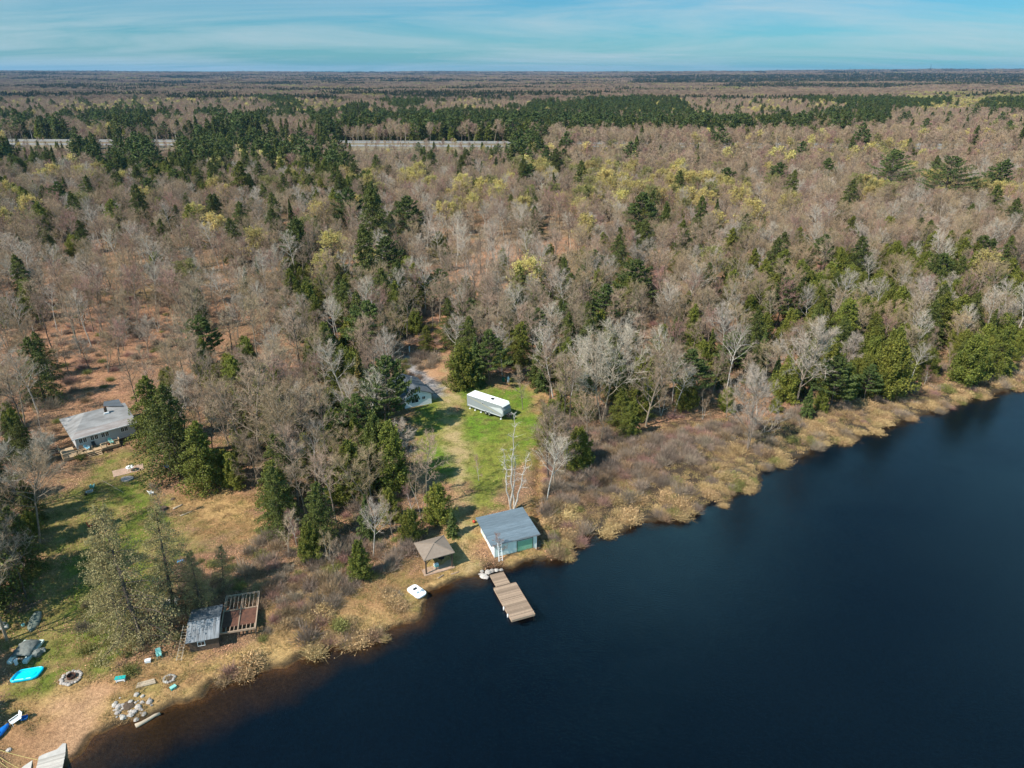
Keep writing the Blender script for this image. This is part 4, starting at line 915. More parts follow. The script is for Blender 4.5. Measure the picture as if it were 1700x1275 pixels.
# ---------------------------------------------------------------- built things
W_PAINT = mat('white_painted_boards', (.80,.81,.80), .7, .06, 1.5, c2=(.66,.67,.64), stretch=(.4,.4,3), bump=.15)
W_AQUA = mat('pale_green_panels', (.62,.72,.68), .7, .08, 1.2, c2=(.50,.60,.56), stretch=(2,2,.4))
GREEN_P = mat('green_door_paint', (.20,.42,.28), .6, .08, 2)
SLATE = mat('blue_grey_shingles', (.135,.18,.215), .85, .12, 1.2, c2=(.105,.14,.165), stretch=(.35,2.5,1), bump=.3, bscale=14)
SLATE2 = mat('dark_grey_shingles', (.115,.13,.145), .85, .12, 1.4, c2=(.075,.085,.095), stretch=(.5,2,1), bump=.3, bscale=12)
BROWNR = mat('brown_shingles', (.245,.195,.155), .85, .1, 2., c2=(.20,.155,.12), bump=.3, bscale=14)
GREYR = mat('weathered_grey_shingles', (.29,.285,.28), .85, .15, .5, c2=(.15,.145,.14), stretch=(.7,1.6,1), bump=.3, bscale=12)
GREYR2 = mat('stained_porch_roofing', (.33,.31,.30), .85, .15, .8, c2=(.20,.165,.15), stretch=(.5,2,1), bump=.3, bscale=10)
SIDING = mat('grey_siding', (.47,.465,.47), .75, .05, 1.2, c2=(.38,.38,.385), stretch=(.3,.3,6), bump=.2)
DECKW = mat('new_deck_wood', (.47,.34,.21), .8, .12, 2, stretch=(1,5,1), bump=.2, island=.22)
WOOD = mat('weathered_grey_wood', (.36,.26,.185), .85, .15, 2.2, c2=(.25,.175,.12), stretch=(6,.6,1), bump=.3, island=.3)
WOODD = mat('dark_timber', (.11,.075,.052), .85, .15, 3)
RUST = mat('rusty_boards', (.15,.065,.04), .9, .25, 2.5, c2=(.07,.035,.025))
GLASS = mat('dark_window_glass', (.02,.025,.03), .12, .02, 1, spec=.7)
WHITE = mat('white_plastic', (.82,.84,.85), .4, .03, 2)
CYAN = mat('cyan_vinyl', (.005,.62,.85), .35, .05, 2, c2=(.0,.50,.78)); BLUE = mat('blue_plastic', (.01,.16,.55), .4, .05, 2)
TEAL = mat('faded_teal_plastic', (.25,.55,.50), .5, .06, 3); TEALD = mat('teal_plastic', (.02,.38,.36), .5, .06, 3)
DARK = mat('black_plastic', (.02,.022,.025), .5, .05, 3); TARP = mat('grey_tarpaulin', (.20,.215,.20), .8, .2, 2.2, c2=(.10,.11,.10), bump=.6, bscale=5)
HULLG = mat('faded_green_hull', (.17,.20,.16), .7, .15, 2, c2=(.11,.13,.11)); STONE = mat('pale_field_stone', (.46,.42,.38), .9, .2, 4, c2=(.28,.25,.225), rand=.25, bump=.4)
PAVE = mat('sandstone_paving', (.44,.30,.22), .9, .12, 2., c2=(.33,.23,.17), bump=.3, bscale=7); GREYM = mat('silver_metal', (.55,.56,.57), .4, .05, 3, metal=.7)
METR = mat('grey_metal_roofing', (.26,.28,.30), .6, .15, 1.2, c2=(.11,.115,.12), stretch=(3,.5,1)); LOGM = mat('bleached_log', (.47,.38,.28), .9, .12, 2.5, bump=.3)
RVW = mat('trailer_white_roof', (.86,.87,.87), .5, .03, 1.5, c2=(.80,.81,.80)); RVG = mat('trailer_grey_side', (.245,.275,.285), .45, .05, 1); RVL = mat('trailer_silver_stripe', (.48,.51,.52), .45, .03, 1); RVT = mat('trailer_tan_stripe', (.33,.32,.24), .5, .03, 1)
RED = mat('faded_red_plastic', (.50,.07,.035), .5, .08, 3); TERRA = mat('orange_wreath', (.40,.10,.03), .8, .2, 6)
def pane(mb, x0, x1, z0, z1, y, fr, o): pass
def window(parent, x0, x1, z0, z1, y=0., rz=0., loc=None, cross=1, m=W_PAINT):
    """framed window on a wall whose outside looks to -y"""
    a = MB(); t = .06
    a.box(x0-t, x1+t, y-.05, y+.01, z0-t, z0, 0); a.box(x0-t, x1+t, y-.05, y+.01, z1, z1+t, 0); a.box(x0-t, x0, y-.05, y+.01, z0, z1); a.box(x1, x1+t, y-.05, y+.01, z0, z1)
    w = a.build('window', m, parent, loc=loc, rz=rz)
    g = MB(); g.box(x0+.002, x1-.002, y-.02, y+.008, z0+.002, z1-.002); g.build('pane', GLASS, w)
    if cross:
        c = MB(); c.box((x0+x1)/2-.02, (x0+x1)/2+.02, y-.035, y-.022, z0+.002, z1-.002); c.build('muntin', m, w)
    return w
def corner(px, py, up=0.):
    g = G(px, py); 
    for _ in range(4):
        x, y = ray(px, py, g.z+up); g = Vector((x, y, hz(x, y)))
    return g
# --- boathouse
g = corner(820.9, 926.2); BW, BD = 6.35, 5.6; root = thing('boathouse', 'white boathouse with flat blue-grey roof and green roll-up door at the water', 'boathouse', (g.x, g.y, g.z), R(22))
w = MB(); zf, zb = 2.35, 2.85
w.prism([(0,0),(BW,0),(BW,BD),(0,BD)], -.5, [zf, zf, zb, zb], 0); wl = w.build('wall', W_PAINT, root)
fa = MB()
for k in range(5): fa.box(.06+k*1.27, .06+k*1.27+1.245, -.03, -.004, .12, zf-.06)
fa.build('cladding', W_AQUA, wl)
b = MB(); b.box(-.03, .09, -.045, .0, -.3, zf); b.box(BW-.09, BW+.03, -.045, .0, -.3, zf); b.box(.1, BW-.1, -.06, -.035, zf-.16, zf-.02); b.build('corner_trim', W_PAINT, root)
r = MB(); ov = .38; zl = lambda y: zf+(zb-zf)*y/BD
r.slab([(-.25-ov, -ov, zl(-ov)+.14), (BW+ov, -ov, zl(-ov)+.14), (BW+ov, BD+ov, zl(BD+ov)+.14), (-.25-ov, BD+ov, zl(BD+ov)+.14)], .12); rf = r.build('roof', SLATE, root)
f = MB()
for k in range(13): y_ = -ov+.5*k; f.slab([(-.25-ov+.01, y_, zl(y_)+.162), (BW+ov-.01, y_, zl(y_)+.162), (BW+ov-.01, min(y_+.55, BD+ov), zl(min(y_+.55, BD+ov))+.145), (-.25-ov+.01, min(y_+.55, BD+ov), zl(min(y_+.55, BD+ov))+.145)], .01)
f.build('shingle_courses', mat('blue_grey_courses', (.15,.195,.23), .85, .12, 1.5, c2=(.105,.14,.165), stretch=(.5,2.5,1), island=.12, bump=.3, bscale=14), rf); f = MB(); f.box(-.27-ov, BW+ov+.02, -ov-.035, -ov-.003, zl(-ov)-.02, zl(-ov)+.12); f.build('fascia', GREYM, rf)
d = MB(); d.box(3.42, 5.72, -.055, -.032, .10, 1.78)
for k in range(4): d.box(3.46, 5.68, -.07, -.056, .14+k*.42, .50+k*.42)
dr = d.build('garage_door', GREEN_P, root); h = MB(); h.box(4.5, 4.66, -.10, -.072, .55, .6); h.build('handle', GREYM, dr)
f = MB(); f.box(3.33, 3.41, -.08, -.034, .05, 1.87); f.box(5.73, 5.81, -.08, -.034, .05, 1.87); f.box(3.33, 5.81, -.08, -.034, 1.875, 1.95); f.build('door_frame', WOODD, root)
def side_win(parent, x0, x1, z0, z1, xw, **k):   # on a wall looking to -x
    return window(parent, x0, x1, z0, z1, 0, rz=-math.pi/2, loc=(xw, 0, 0), **k)
for a in (1.2, 2.9): side_win(root, -a-.55, -a, 1.0, 1.8, -.003)
dd = MB(); dd.box(-.03, -.004, 4.2, 5.0, .05, 1.95); dd.build('side_door', W_AQUA, root)
def ladder(name, label, a, b, side, wdt=.42, n=9, m=GREYM, group=None):
    a = Vector(a); b = Vector(b); s = Vector(side).normalized()*wdt/2; ro = thing(name, label, 'ladder', a, 0, group)
    for q in (-1, 1): mb = MB(); mb.bar(s*q, b-a+s*q, .05, .07); mb.build('rail', m, ro)
    for k in range(n): mb = MB(); t = (k+.5)/n; p = (b-a)*t; mb.bar(p-s*.97, p+s*.97, .035, .035); mb.build('rung', m, ro)
    return ro
Mx = Matrix.Rotation(R(22), 3, 'Z'); P = lambda x, y, z: g+Mx@Vector((x, y, z))
ladder('ladder', 'pale aluminium ladder leaning on the front left corner of the boathouse', P(.55,-1.0,.0), P(.55,-.50,2.75), Mx@Vector((1,0,0)), .5, 8, WHITE)
# --- gazebo
g = corner(707.9, 953.5); GW = 3.7; root = thing('gazebo', 'open wooden gazebo with brown pyramid roof beside the shore track', 'gazebo', (g.x, g.y, g.z), R(25))
f = MB(); f.box(-.35, GW+.3, -.3, GW+.3, -.4, .08); f.build('floor', PAVE, root, bev=.02)
for x, y in ((0,0),(GW,0),(GW,GW),(0,GW)):
    p = MB(); p.box(x-.09, x+.09, y-.09, y+.09, .08, 2.25); p.build('post', WOODD, root)
    sx = 1 if x == 0 else -1; sy = 1 if y == 0 else -1
    for dx, dy in ((sx, 0), (0, sy)):
        b = MB(); b.bar((x+dx*.05, y+dy*.05, 1.65), (x+dx*.62, y+dy*.62, 2.2), .09, .09); b.build('brace', WOODD, root)
b = MB()
for y in (0, GW): b.box(-.25, GW+.25, y-.07, y+.07, 2.26, 2.42)
for x in (0, GW): b.box(x-.07, x+.07, .08, GW-.08, 2.26, 2.42)
b.build('beam', WOODD, root)
r = MB(); o = .32; c = (GW/2, GW/2, 3.25); q = [(-o,-o,2.42),(GW+o,-o,2.42),(GW+o,GW+o,2.42),(-o,GW+o,2.42)]; q2 = [(x, y, z+.09) for x, y, z in q]
r.add(q+q2+[c], [(3,2,1,0),(0,1,5,4),(1,2,6,5),(2,3,7,6),(3,0,4,7),(4,5,8),(5,6,8),(6,7,8),(7,4,8)]); rf = r.build('roof', BROWNR, root)
h = MB()
for a in q2: h.bar((a[0], a[1], a[2]+.02), (c[0], c[1], c[2]+.03), .12, .05)
h.build('hip_cap', BROWNR, rf)
Mx = Matrix.Rotation(R(25), 3, 'Z'); P = lambda x, y, z: g+Mx@Vector((x, y, z))
so = thing('outdoor_sofa', 'dark teal outdoor sofa at the back inside the gazebo', 'sofa', P(1.9,2.9,.08), R(25))
b = MB(); b.box(-1.1,1.1,-.4,.4,.12,.42); b.build('seat', TEALD, so, bev=.04); b = MB(); b.box(-1.1,1.1,.3,.5,.425,.95); b.build('backrest', DARK, so, bev=.04)
for s in (-1, 1): b = MB(); b.box(s*1.2-.1, s*1.2+.1, -.4, .5, .05, .62); b.build('armrest', DARK, so, bev=.03)
so = thing('cooler', 'pale blue cooler with white lid on the gazebo floor', 'cooler', P(1.75,.95,.08), R(25))
b = MB(); b.box(-.3,.3,-.2,.2,0,.34); b.build('body', TEAL, so, bev=.03); b = MB(); b.box(-.32,.32,-.22,.22,.343,.42); b.build('lid', WHITE, so, bev=.02); b = MB(); b.bar((-.34,0,.3),(-.34,0,.2),.04,.2); b.build('handle', WHITE, so)
so = thing('round_table', 'small dark round table inside the gazebo', 'table', P(2.7,1.6,.08), 0)
b = MB(); b.tube((0,0,.68),(0,0,.72),.45,.45,20); b.build('table_top', DARK, so); b = MB(); b.tube((0,0,.03),(0,0,.68),.04,.04,8); b.tube((0,0,0),(0,0,.03),.25,.22,12); b.build('pedestal', DARK, so)
# --- lake dock
x0, y0 = ray(819.1, 975.6, .45); DW, DL = 3.15, 6.5; root = thing('floating_dock', 'brown plank floating dock below the boathouse with a narrower shore ramp', 'dock', (x0, y0, 0), R(21.5))
def planks(mb, x0, x1, y0, y1, z, n, t=.04, gap=.012, m=0, jit=0.0):
    w = (y1-y0)/n
    for k in range(n): mb.box(x0+rs.uniform(-jit, jit), x1+rs.uniform(-jit, jit), y0+k*w, y0+(k+1)*w-gap, z-t, z+rs.uniform(-.003, .003), m)
b = MB(); planks(b, 0, DW, -DL, 0, .45, 44, gap=.022, jit=.015); b.build('decking', WOOD, root)
b = MB(); b.box(.02, DW-.02, -DL+.02, -DL+.10, .12, .405); b.box(.02, DW-.02, -.10, -.02, .12, .405); b.box(.02,.10,-DL+.105,-.105,.12,.405); b.box(DW-.10,DW-.02,-DL+.105,-.105,.12,.405); b.build('frame', WOOD, root)
for x in (.25, DW-1.0):
    b = MB(); b.box(x, x+.75, -DL+.4, -.4, -.15, .28); b.build('float', DARK, root, bev=.05)
b = MB(); planks(b, .38, 2.35, .03, 2.55, .50, 17, gap=.02, jit=.01); b.build('ramp_decking', WOOD, root); b = MB(); b.box(.42,.5,.05,2.5,.25,.455); b.box(2.22,2.3,.05,2.5,.25,.455); b.build('ramp_frame', WOOD, root)
for y in (-4.0, -5.4): b = MB(); b.tube((-.09,y,.02),(-.09,y,.52),.085,.085,10); b.tube((-.09,y,.52),(-.09,y,.6),.085,.02,10); b.build('bumper', WHITE, root, smooth=True)
for (x, y) in ((DW+.05,-.6),(DW+.05,-5.9)): b = MB(); b.tube((x,y,-1.2),(x,y,.42),.035,.035,8); b.build('pipe_leg', GREYM, root)
x1, y1 = ray(806, 952, .4)
for k, (px, py, s) in enumerate(((810,952,.5),(817,950,.4),(824,949,.35),(803,958,.55),(808,961,.4),(800,950,.3),(832,948,.3))):
    q = G(px, py); b = MB(); b.rock((0,0,0), s*1.0, 900+k, flat=.5); tag(b.build('boulder', STONE, loc=(q.x, q.y, max(q.z, .05)+.05)), 'pale boulder piled round the shore end of the dock ramp', 'boulder', 'pale boulders at the dock ramp')
q = G(806,955); b = MB(); b.box(-.9,.9,-.3,.3,0,.09); tag(b.build('stone_slab', STONE, loc=(q.x-.3, q.y-.2, q.z+.12), rz=R(-40)), 'long flat grey stone slab left of the dock ramp', 'slab')
# --- pedal boat
q = G(692, 985); root = thing('pedal_boat', 'white two-seat pedal boat pulled up on the grass left of the dock', 'pedal boat', (q.x, q.y, q.z+.02), R(-44))
def deckshape(L, W, k=1., n=20, e=3.2): return [(sx*(L/2-r)*k+r*k*math.cos(a), sy*(W/2-r)*k+r*k*math.sin(a)) for r in (min(L, W)*(.30 if e > 3 else .42),) for j, (sx, sy) in enumerate(((1,1),(-1,1),(-1,-1),(1,-1))) for a in [math.pi/2*(j+q/(n//4-1)) for q in range(n//4)]]
b = MB(); b.rings([[(x, y, z) for x, y in deckshape(2.6, 1.55, k)] for k, z in ((.82,0),(.97,.16),(1,.34),(.97,.40))]); b.build('hull', WHITE, root, smooth=False)
b = MB(); b.rings([[(x+.1, y, z) for x, y in deckshape(1.5, 1.1, k)] for k, z in ((1,.405),(.98,.5),(.8,.52))]); b.build('cockpit', WHITE, root)
for s in (-1, 1): b = MB(); b.box(.05,.6,s*.3-.2,s*.3+.2,.525,.62); b.box(.5,.62,s*.3-.2,s*.3+.2,.625,.85); b.build('seat', WHITE, root, bev=.03)
b = MB(); b.box(-.5,-.15,-.28,.28,.522,.56); b.build('pedal_well', DARK, root); b = MB(); b.tube((.3,0,.52),(.35,0,.8),.02,.02,6); b.build('steering_lever', DARK, root)
# --- travel trailer
g = corner(775.5, 677.5); root = thing('travel_trailer', 'long white-roofed travel trailer with grey sides parked on the mown lawn', 'trailer', (g.x, g.y, g.z), R(-37)); TL, TW = 8.9, 2.45
prof = [(0,.55),(TL-.3,.55),(TL+.15,1.0),(TL+.1,1.9),(TL-.55,2.9),(.12,2.9),(0,2.75)]
b = MB(); n = len(prof); b.add([(x, y, z) for y in (0, TW) for x, z in prof], [tuple(range(n)), tuple(range(n, 2*n))[::-1]]+[(i, n+i, n+(i+1) % n, (i+1) % n) for i in range(n)]); b.build('body', RVG, root, bev=.05)
b = MB(); b.box(.05, TL-.5, -.04, TW+.04, 2.905, 3.0); b.slab([(TL-.49,-.04,3.0),(TL-.05,.12,2.62),(TL-.05,TW-.12,2.62),(TL-.49,TW+.04,3.0)], .08); rf = b.build('roof', RVW, root, bev=.03)
b = MB(); b.box(5.15,5.75,1.0,1.55,3.003,3.2); b.build('air_conditioner', DARK, rf, bev=.08)
for x, y in ((1.9,.8),(3.3,1.8),(7.4,1.2)): b = MB(); b.box(x,x+.35,y,y+.35,3.003,3.09); b.build('roof_vent', RVW, rf, bev=.02)
def strip(pts, t, m, nm): b = MB(); k = len(pts); b.add([(x, -.008-t, z) for x, z in pts]+[(x, -.002, z) for x, z in pts], [tuple(range(k)), tuple(range(k, 2*k))[::-1]]+[(i, (i+1) % k, k+(i+1) % k, k+i)[::-1] for i in range(k)]); return b.build(nm, m, root)
strip([(.25,.8),(3.2,.62),(8.4,.62),(8.5,.78),(4.,.80),(.25,1.0)], .004, RVL, 'stripe'); strip([(.6,2.5),(.6,2.62),(3.2,2.25),(6.2,1.55),(8.5,.95),(8.5,.84),(6,1.40),(3.2,2.05)], .009, RVT, 'stripe'); strip([(5.4,1.95),(8.4,2.35),(8.9,1.9),(8.8,1.2),(7.4,1.55)], .014, RVL, 'stripe')
window(root, 3.75, 4.15, 2.1, 2.35, -.016, cross=0, m=RVL)
for s in (0, 1):
    for x in (4.75, 5.6):
        y = -.02 if s == 0 else TW-.2; w_ = MB(); w_.tube((x, y, .36), (x, y+.22, .36), .36, .36, 18); wh = w_.build('wheel', DARK, root); w2 = MB(); yy = y-.01 if s == 0 else y+.23; w2.tube((x,yy,.36),(x,yy+.02,.36),.2,.2,12); w2.build('rim', GREYM, wh)
b = MB(); b.bar((TL,.5,.5),(TL+1.2,TW/2,.5),.1,.12); b.bar((TL,TW-.5,.5),(TL+1.2,TW/2,.5),.1,.12); b.tube((TL+1.1,TW/2,0),(TL+1.1,TW/2,.75),.05,.05,8); b.build('hitch', DARK, root)
b = MB(); b.tube((TL+.35,TW/2-.25,.57),(TL+.35,TW/2-.25,1.1),.17,.17,12); b.tube((TL+.35,TW/2+.25,.57),(TL+.35,TW/2+.25,1.1),.17,.17,12); b.build('gas_bottle', DARK, root, smooth=True)
b = MB(); b.tube((TL+.72,TW/2,.6),(TL+.95,TW/2,1.15),.3,.3,14); b.build('spare_wheel', DARK, root)
for x in (.5, 1.8, 3.3, 8.2): b = MB(); b.box(x,x+.3,-.0,.25,0,.1); b.tube((x+.15,.15,.1),(x+.15,.15,.55),.035,.035,6); b.build('jack', WHITE, root)
# --- small cabin
g = corner(716.7, 668.5, .15); CW, CD = 5.6, 8.6; root = thing('cabin', 'small white cabin with dark shingled gable roof half hidden by pines', 'cabin', (g.x, g.y, g.z), R(28))
b = MB(); b.prism([(-CW,0),(0,0),(0,CD),(-CW,CD)], -.4, 2.35); b.add([(-CW,0,2.35),(0,0,2.35),(-CW/2,0,3.55),(-CW,CD,2.35),(0,CD,2.35),(-CW/2,CD,3.55)], [(0,1,2),(5,4,3),(1,4,5,2),(3,0,2,5)]); b.build('wall', W_PAINT, root)
r = MB(); r.slab([(-CW/2,-.35,3.72),(.45,-.35,2.28),(.45,CD+.35,2.28),(-CW/2,CD+.35,3.72)], .12); r.slab([(-CW/2,-.35,3.72),(-CW/2,CD+.35,3.72),(-CW-.45,CD+.35,2.28),(-CW-.45,-.35,2.28)], .12); rf = r.build('roof', SLATE2, root)
b = MB(); b.bar((-CW/2,-.35,3.73),(-CW/2,CD+.35,3.73),.22,.05); b.build('ridge_cap', SLATE2, rf); b = MB(); b.box(-CW/2+.5,-CW/2+.85,5.2,5.55,3.2,4.2); b.build('chimney', STONE, rf)
window(root, -1.95, -1.35, 1.35, 1.9, -.004); window(root, -4.2, -2.8, .95, 1.85, -.004); window(root, -5.2, -4.6, 1.2, 1.9, -.004)
b = MB(); b.box(.004,.04,1.0,1.9,.05,2.05); b.build('door', W_AQUA, root)
for y in (3.2, 5.6): window(root, y, y+1.1, 1.1, 1.9, -.004, rz=math.pi/2)
# --- grey-roofed house at the left
g = corner(128.8, 746.9, .75); HW, HD = 9.5, 9.6; fl = .75; rzh = R(40.5); root = thing('bungalow', 'grey-sided bungalow with pale weathered hip roof and wooden deck, among trees', 'house', (g.x, g.y, g.z), rzh)
b = MB(); b.box(0.15,HW-.15,.15,HD-.1,-.8,fl-.003); b.build('foundation', WOODD, root)
b = MB(); b.box(0,HW,0,HD,fl,fl+2.3); b.build('wall', SIDING, root); b = MB(); b.box(-.03,HW+.03,-.08,-.004,fl-.1,fl+.28); b.build('skirting', SIDING, root)
ez = fl+2.3; ry = 6.6; rz_ = ez+1.45
r = MB(); E1 = (-.5,-.55,ez+.0); E2 = (HW+.45,-.55,ez+.0); P1 = (.55,1.55,ez+.36); P2 = (HW+.45,1.55,ez+.36); T1 = (3.3,ry,rz_); T2 = (HW+.45,ry,rz_-.1); K1 = (-.5,HD+.5,ez); K2 = (HW+.45,HD+.5,ez)
r.slab([P1, P2, T2, T1], .12); r.slab([E1, P1, T1, K1], .12); r.slab([K1, T1, T2, K2], .12); rf = r.build('roof', GREYR, root)
r = MB(); r.slab([E1, E2, P2, P1], .12); r.build('porch_roof', GREYR2, rf)
r = MB(); r.box(-.52,HW+.47,-.60,-.555,ez-.13,ez+.02); r.build('gutter', W_PAINT, rf)
r = MB(); r.prism([(HW+.0,.1),(HW+.003,.1),(HW+.003,HD),(HW+.0,HD)], ez, ez+.1); 
b = MB(); b.add([(HW-.02,0,ez),(HW-.02,HD,ez),(HW-.02,ry,rz_-.25)], [(0,1,2)]); b.add([(HW-.12,0,ez),(HW-.12,HD,ez),(HW-.12,ry,rz_-.25)], [(2,1,0)]); b.build('gable', SIDING, root)
r = MB(); r.slab([(6.4,ry+.2,rz_+.25),(9.3,ry-1.2,rz_-.12),(9.5,ry+2.6,rz_-.15),(7.0,ry+2.6,rz_+.1)], .1); r.build('dormer_roof_shadow', SLATE2, rf)  # dormer roof slab; the dormer's shadow is put into its dark colour
b = MB(); b.box(6.1,6.55,4.75,5.2,ez+.9,ez+2.05); b.build('chimney', WOODD, rf); b = MB(); b.box(5.9,6.75,4.45,4.72,ez+.85,ez+1.22); b.build('flashing', WHITE, rf)
b = MB(); b.tube((6.32,4.97,ez+2.05),(6.32,4.97,ez+2.3),.14,.14,8); b.build('chimney_pot', RUST, rf)
if 0: b = MB(); b.prism([(-3.3,2.6),(-.003,2.6),(-.003,HD-.2),(-3.3,HD-.2)], -.4, [ez-.55, ez-.1, ez-.1, ez-.55]); b.build('side_wing', W_PAINT, root)
if 0: r = MB(); r.slab([(-3.7,2.2,ez-.45),(-.2,2.2,ez+.10),(-.2,HD+.2,ez+.10),(-3.7,HD+.2,ez-.45)], .1); r.build('side_wing_roof', GREYR, rf)
for a_, b_ in ((.55,1.05),(1.2,1.7),(2.35,2.85),(3.0,3.5),(4.05,4.55),(4.7,5.2),(7.2,7.7),(7.8,8.3)): window(root, a_, b_, fl+1.05, fl+1.85, -.004)
dk = MB(); planks(dk, -.4, 6.3, -2.1, -.09, fl-.1, 15); dk.box(-.4,6.3,-2.1,-2.03,fl-.5,fl-.145); dk.box(-.4,-.33,-2.02,-.1,fl-.5,fl-.145); dk.box(6.23,6.3,-2.02,-.1,fl-.5,fl-.145)
planks(dk, -2.6, -.42, -2.1, 2.2, fl-.105, 30); dk.box(-2.6,-.42,-2.1,-2.03,fl-.5,fl-.15); dk.build('deck', DECKW, root)
for x, y in ((-2.5,-2),(-.3,-2),(2,-2),(4.2,-2),(6.2,-2),(-2.5,.2),(-2.5,2.1)): b = MB(); b.box(x-.06,x+.06,y-.0,y+.12,-.6,fl+.85); b.build('deck_post', DECKW, root)
def rail(x0, y0, x1, y1): 
    b = MB(); b.bar((x0,y0,fl+.85),(x1,y1,fl+.85),.12,.05); L_ = math.hypot(x1-x0, y1-y0); n_ = int(L_/.17)
    for k in range(n_): t = (k+.5)/n_; b.bar((x0+(x1-x0)*t,y0+(y1-y0)*t,fl-.09),(x0+(x1-x0)*t,y0+(y1-y0)*t,fl+.825),.12,.025)
    b.build('railing', DECKW, root)
rail(3.3,-2.06,6.25,-2.06); rail(6.26,-2.0,6.26,-1.2); rail(-2.55,-2.06,.9,-2.06); rail(-2.56,-1.9,-2.56,1.1); rail(.95,-2.05,.95,-2.9); rail(3.25,-2.05,3.25,-2.9)
st = MB()
for k in range(4): st.box(1.05,3.15,-2.42-k*.30,-2.13-k*.30,fl-.35-k*.19,fl-.30-k*.19); 
for x in (1.08, 3.12): st.bar((x,-2.13,fl-.4),(x,-3.35,-.15),.05,.2)
st.build('front_steps', DECKW, root)
st = MB()
for k in range(3): st.box(-2.5,-1.2,2.25+k*.28,2.5+k*.28,fl-.35-k*.19,fl-.30-k*.19)
st.build('side_steps', DECKW, root)
b = MB(); b.rings([[(4.55+.22*math.cos(a)*k, -2.16, fl+.42+.22*math.sin(a)*k) for a in [2*math.pi*i/12 for i in range(12)]] for k in (1,)]+[[(4.55+.2*math.cos(a), -2.22, fl+.42+.2*math.sin(a)) for a in [2*math.pi*i/12 for i in range(12)]]]); b.build('wreath', TERRA, root)
Mh = Matrix.Rotation(rzh, 3, 'Z'); PH = lambda x, y, z: g+Mh@Vector((x, y, z))
def chair(label, loc, rz, m, group=None, lounge=False, name='garden_chair', cat='chair'):
    ro = thing(name, label, cat, loc, rz, group); b = MB(); L_ = .9 if lounge else .5
    b.box(-.28,.28,-L_/2,L_/2,.36,.41); b.build('seat', m, ro, bev=.01); b = MB(); b.bar((0,L_/2,.40),(0,L_/2+.22,.98),.54,.05); b.build('backrest', m, ro)
    for x in (-.25,.25):
        for y in (-L_/2+.05, L_/2-.05): b = MB(); b.tube((x,y,0),(x,y,.36),.025,.025,6); b.build('leg', m, ro)
        b = MB(); b.box(x-.04,x+.04,-L_/2,L_/2,.6,.63); b.box(x-.03,x+.03,-L_/2,-L_/2+.05,.413,.597); b.build('armrest', m, ro)
    return ro
chair('mint green chair on the deck near its right end', PH(5.1,-1.2,fl-.09), rzh+.2, TEAL, lounge=True); chair('light blue folding chair on the deck left of the front steps', PH(1.4,-1.0,fl-.09), rzh+.8, mat('light_blue_plastic', (.30,.60,.75), .5, .05, 3))
chair('dark chair on the deck between the blue chair and the wall', PH(2.5,-.7,fl-.09), rzh, DARK); chair('dark garden chair on the deck at the front left corner', PH(.4,-.9,fl-.09), rzh-.4, WOODD)
ro = thing('potted_plant', 'dark leafy plant in a pot under the deck railing', 'plant', PH(-.2,-2.9,-.05)); b = MB(); b.tube((0,0,0),(0,0,.4),.22,.3,12); b.build('pot', DARK, ro); v, f_ = flecks(np.random.default_rng(3).normal(size=(400,3))*[.45,.4,.3]+[0,0,.7], .09, np.random.default_rng(4)); o = bpy.data.objects.new('foliage', np_mesh('foliage', v, [f_], [M_HEM])); COL.objects.link(o); o.parent = ro
# --- yard things by the house
q = G(213, 781); b = MB(); b.box(-2.3,2.3,-1.15,1.15,-.1,.06); root = thing('patio', 'rectangular pad of pinkish paving stones in the yard below the house', 'patio', (q.x, q.y, q.z), R(33)); b.build('slab', PAVE, root)
q = G(217, 782); ro = thing('round_table', 'white round garden table standing on the paved pad', 'table', (q.x, q.y, q.z+.06)); b = MB(); b.tube((0,0,.7),(0,0,.75),.62,.62,22); b.build('table_top', WHITE, ro)
for k in range(4): b = MB(); a = k*math.pi/2+.4; b.tube((.42*math.cos(a),.42*math.sin(a),0),(.3*math.cos(a),.3*math.sin(a),.7),.03,.03,6); b.build('leg', WHITE, ro)
q = G(211, 796); b = MB(); rg_ = random.Random(8); b.rings([[(.98*math.cos(a)*(1+.08*math.sin(3*a)), .8*math.sin(a), z) for a in [2*math.pi*i/18 for i in range(18)]] for z in (0,.22)]); tag(b.build('stone_disc', STONE, loc=(q.x, q.y, q.z)), 'broad round stone slab at the lower edge of the paved pad', 'stone')
q = G(154, 811); chair('mint green folding chair alone on the yard grass', q, R(200), TEAL, lounge=True)
q = G(150, 821); ro = thing('wheelbarrow', 'grey loaded wheelbarrow just below the mint green chair', 'wheelbarrow', q, R(30)); b = MB(); b.rings([[(x*k, y*k, z) for x, y in ((-.5,-.3),(.5,-.38),(.5,.38),(-.5,.3))] for k, z in ((.6,.3),(1,.62))]); b.build('tray', GREYM, ro); b = MB(); b.bar((-.6,0,.2),(.9,.3,.5),.04,.04); b.bar((-.6,0,.2),(.9,-.3,.5),.04,.04); b.build('handle', WOODD, ro); b = MB(); b.tube((-.6,-.05,.2),(-.6,.05,.2),.2,.2,12); b.build('wheel', DARK, ro)
b = MB(); [b.rock((rg_.uniform(-.35,.35),rg_.uniform(-.2,.2),.66),.14,k) for k in range(7)]; tag(b.build('load_of_stones', STONE, loc=q, rz=R(30)), 'stones heaped in the grey wheelbarrow', 'stones', kind='stuff')
q = G(252, 822); chair('white plastic chair at the edge of the fallen leaves', q, R(150), WHITE)
q = G(155, 876); chair('faded red low chair in the yard shade', q, R(120), RED, lounge=True)
q = G(279, 779); chair('small blue chair under the hemlock beside the yard', q, R(60), BLUE)
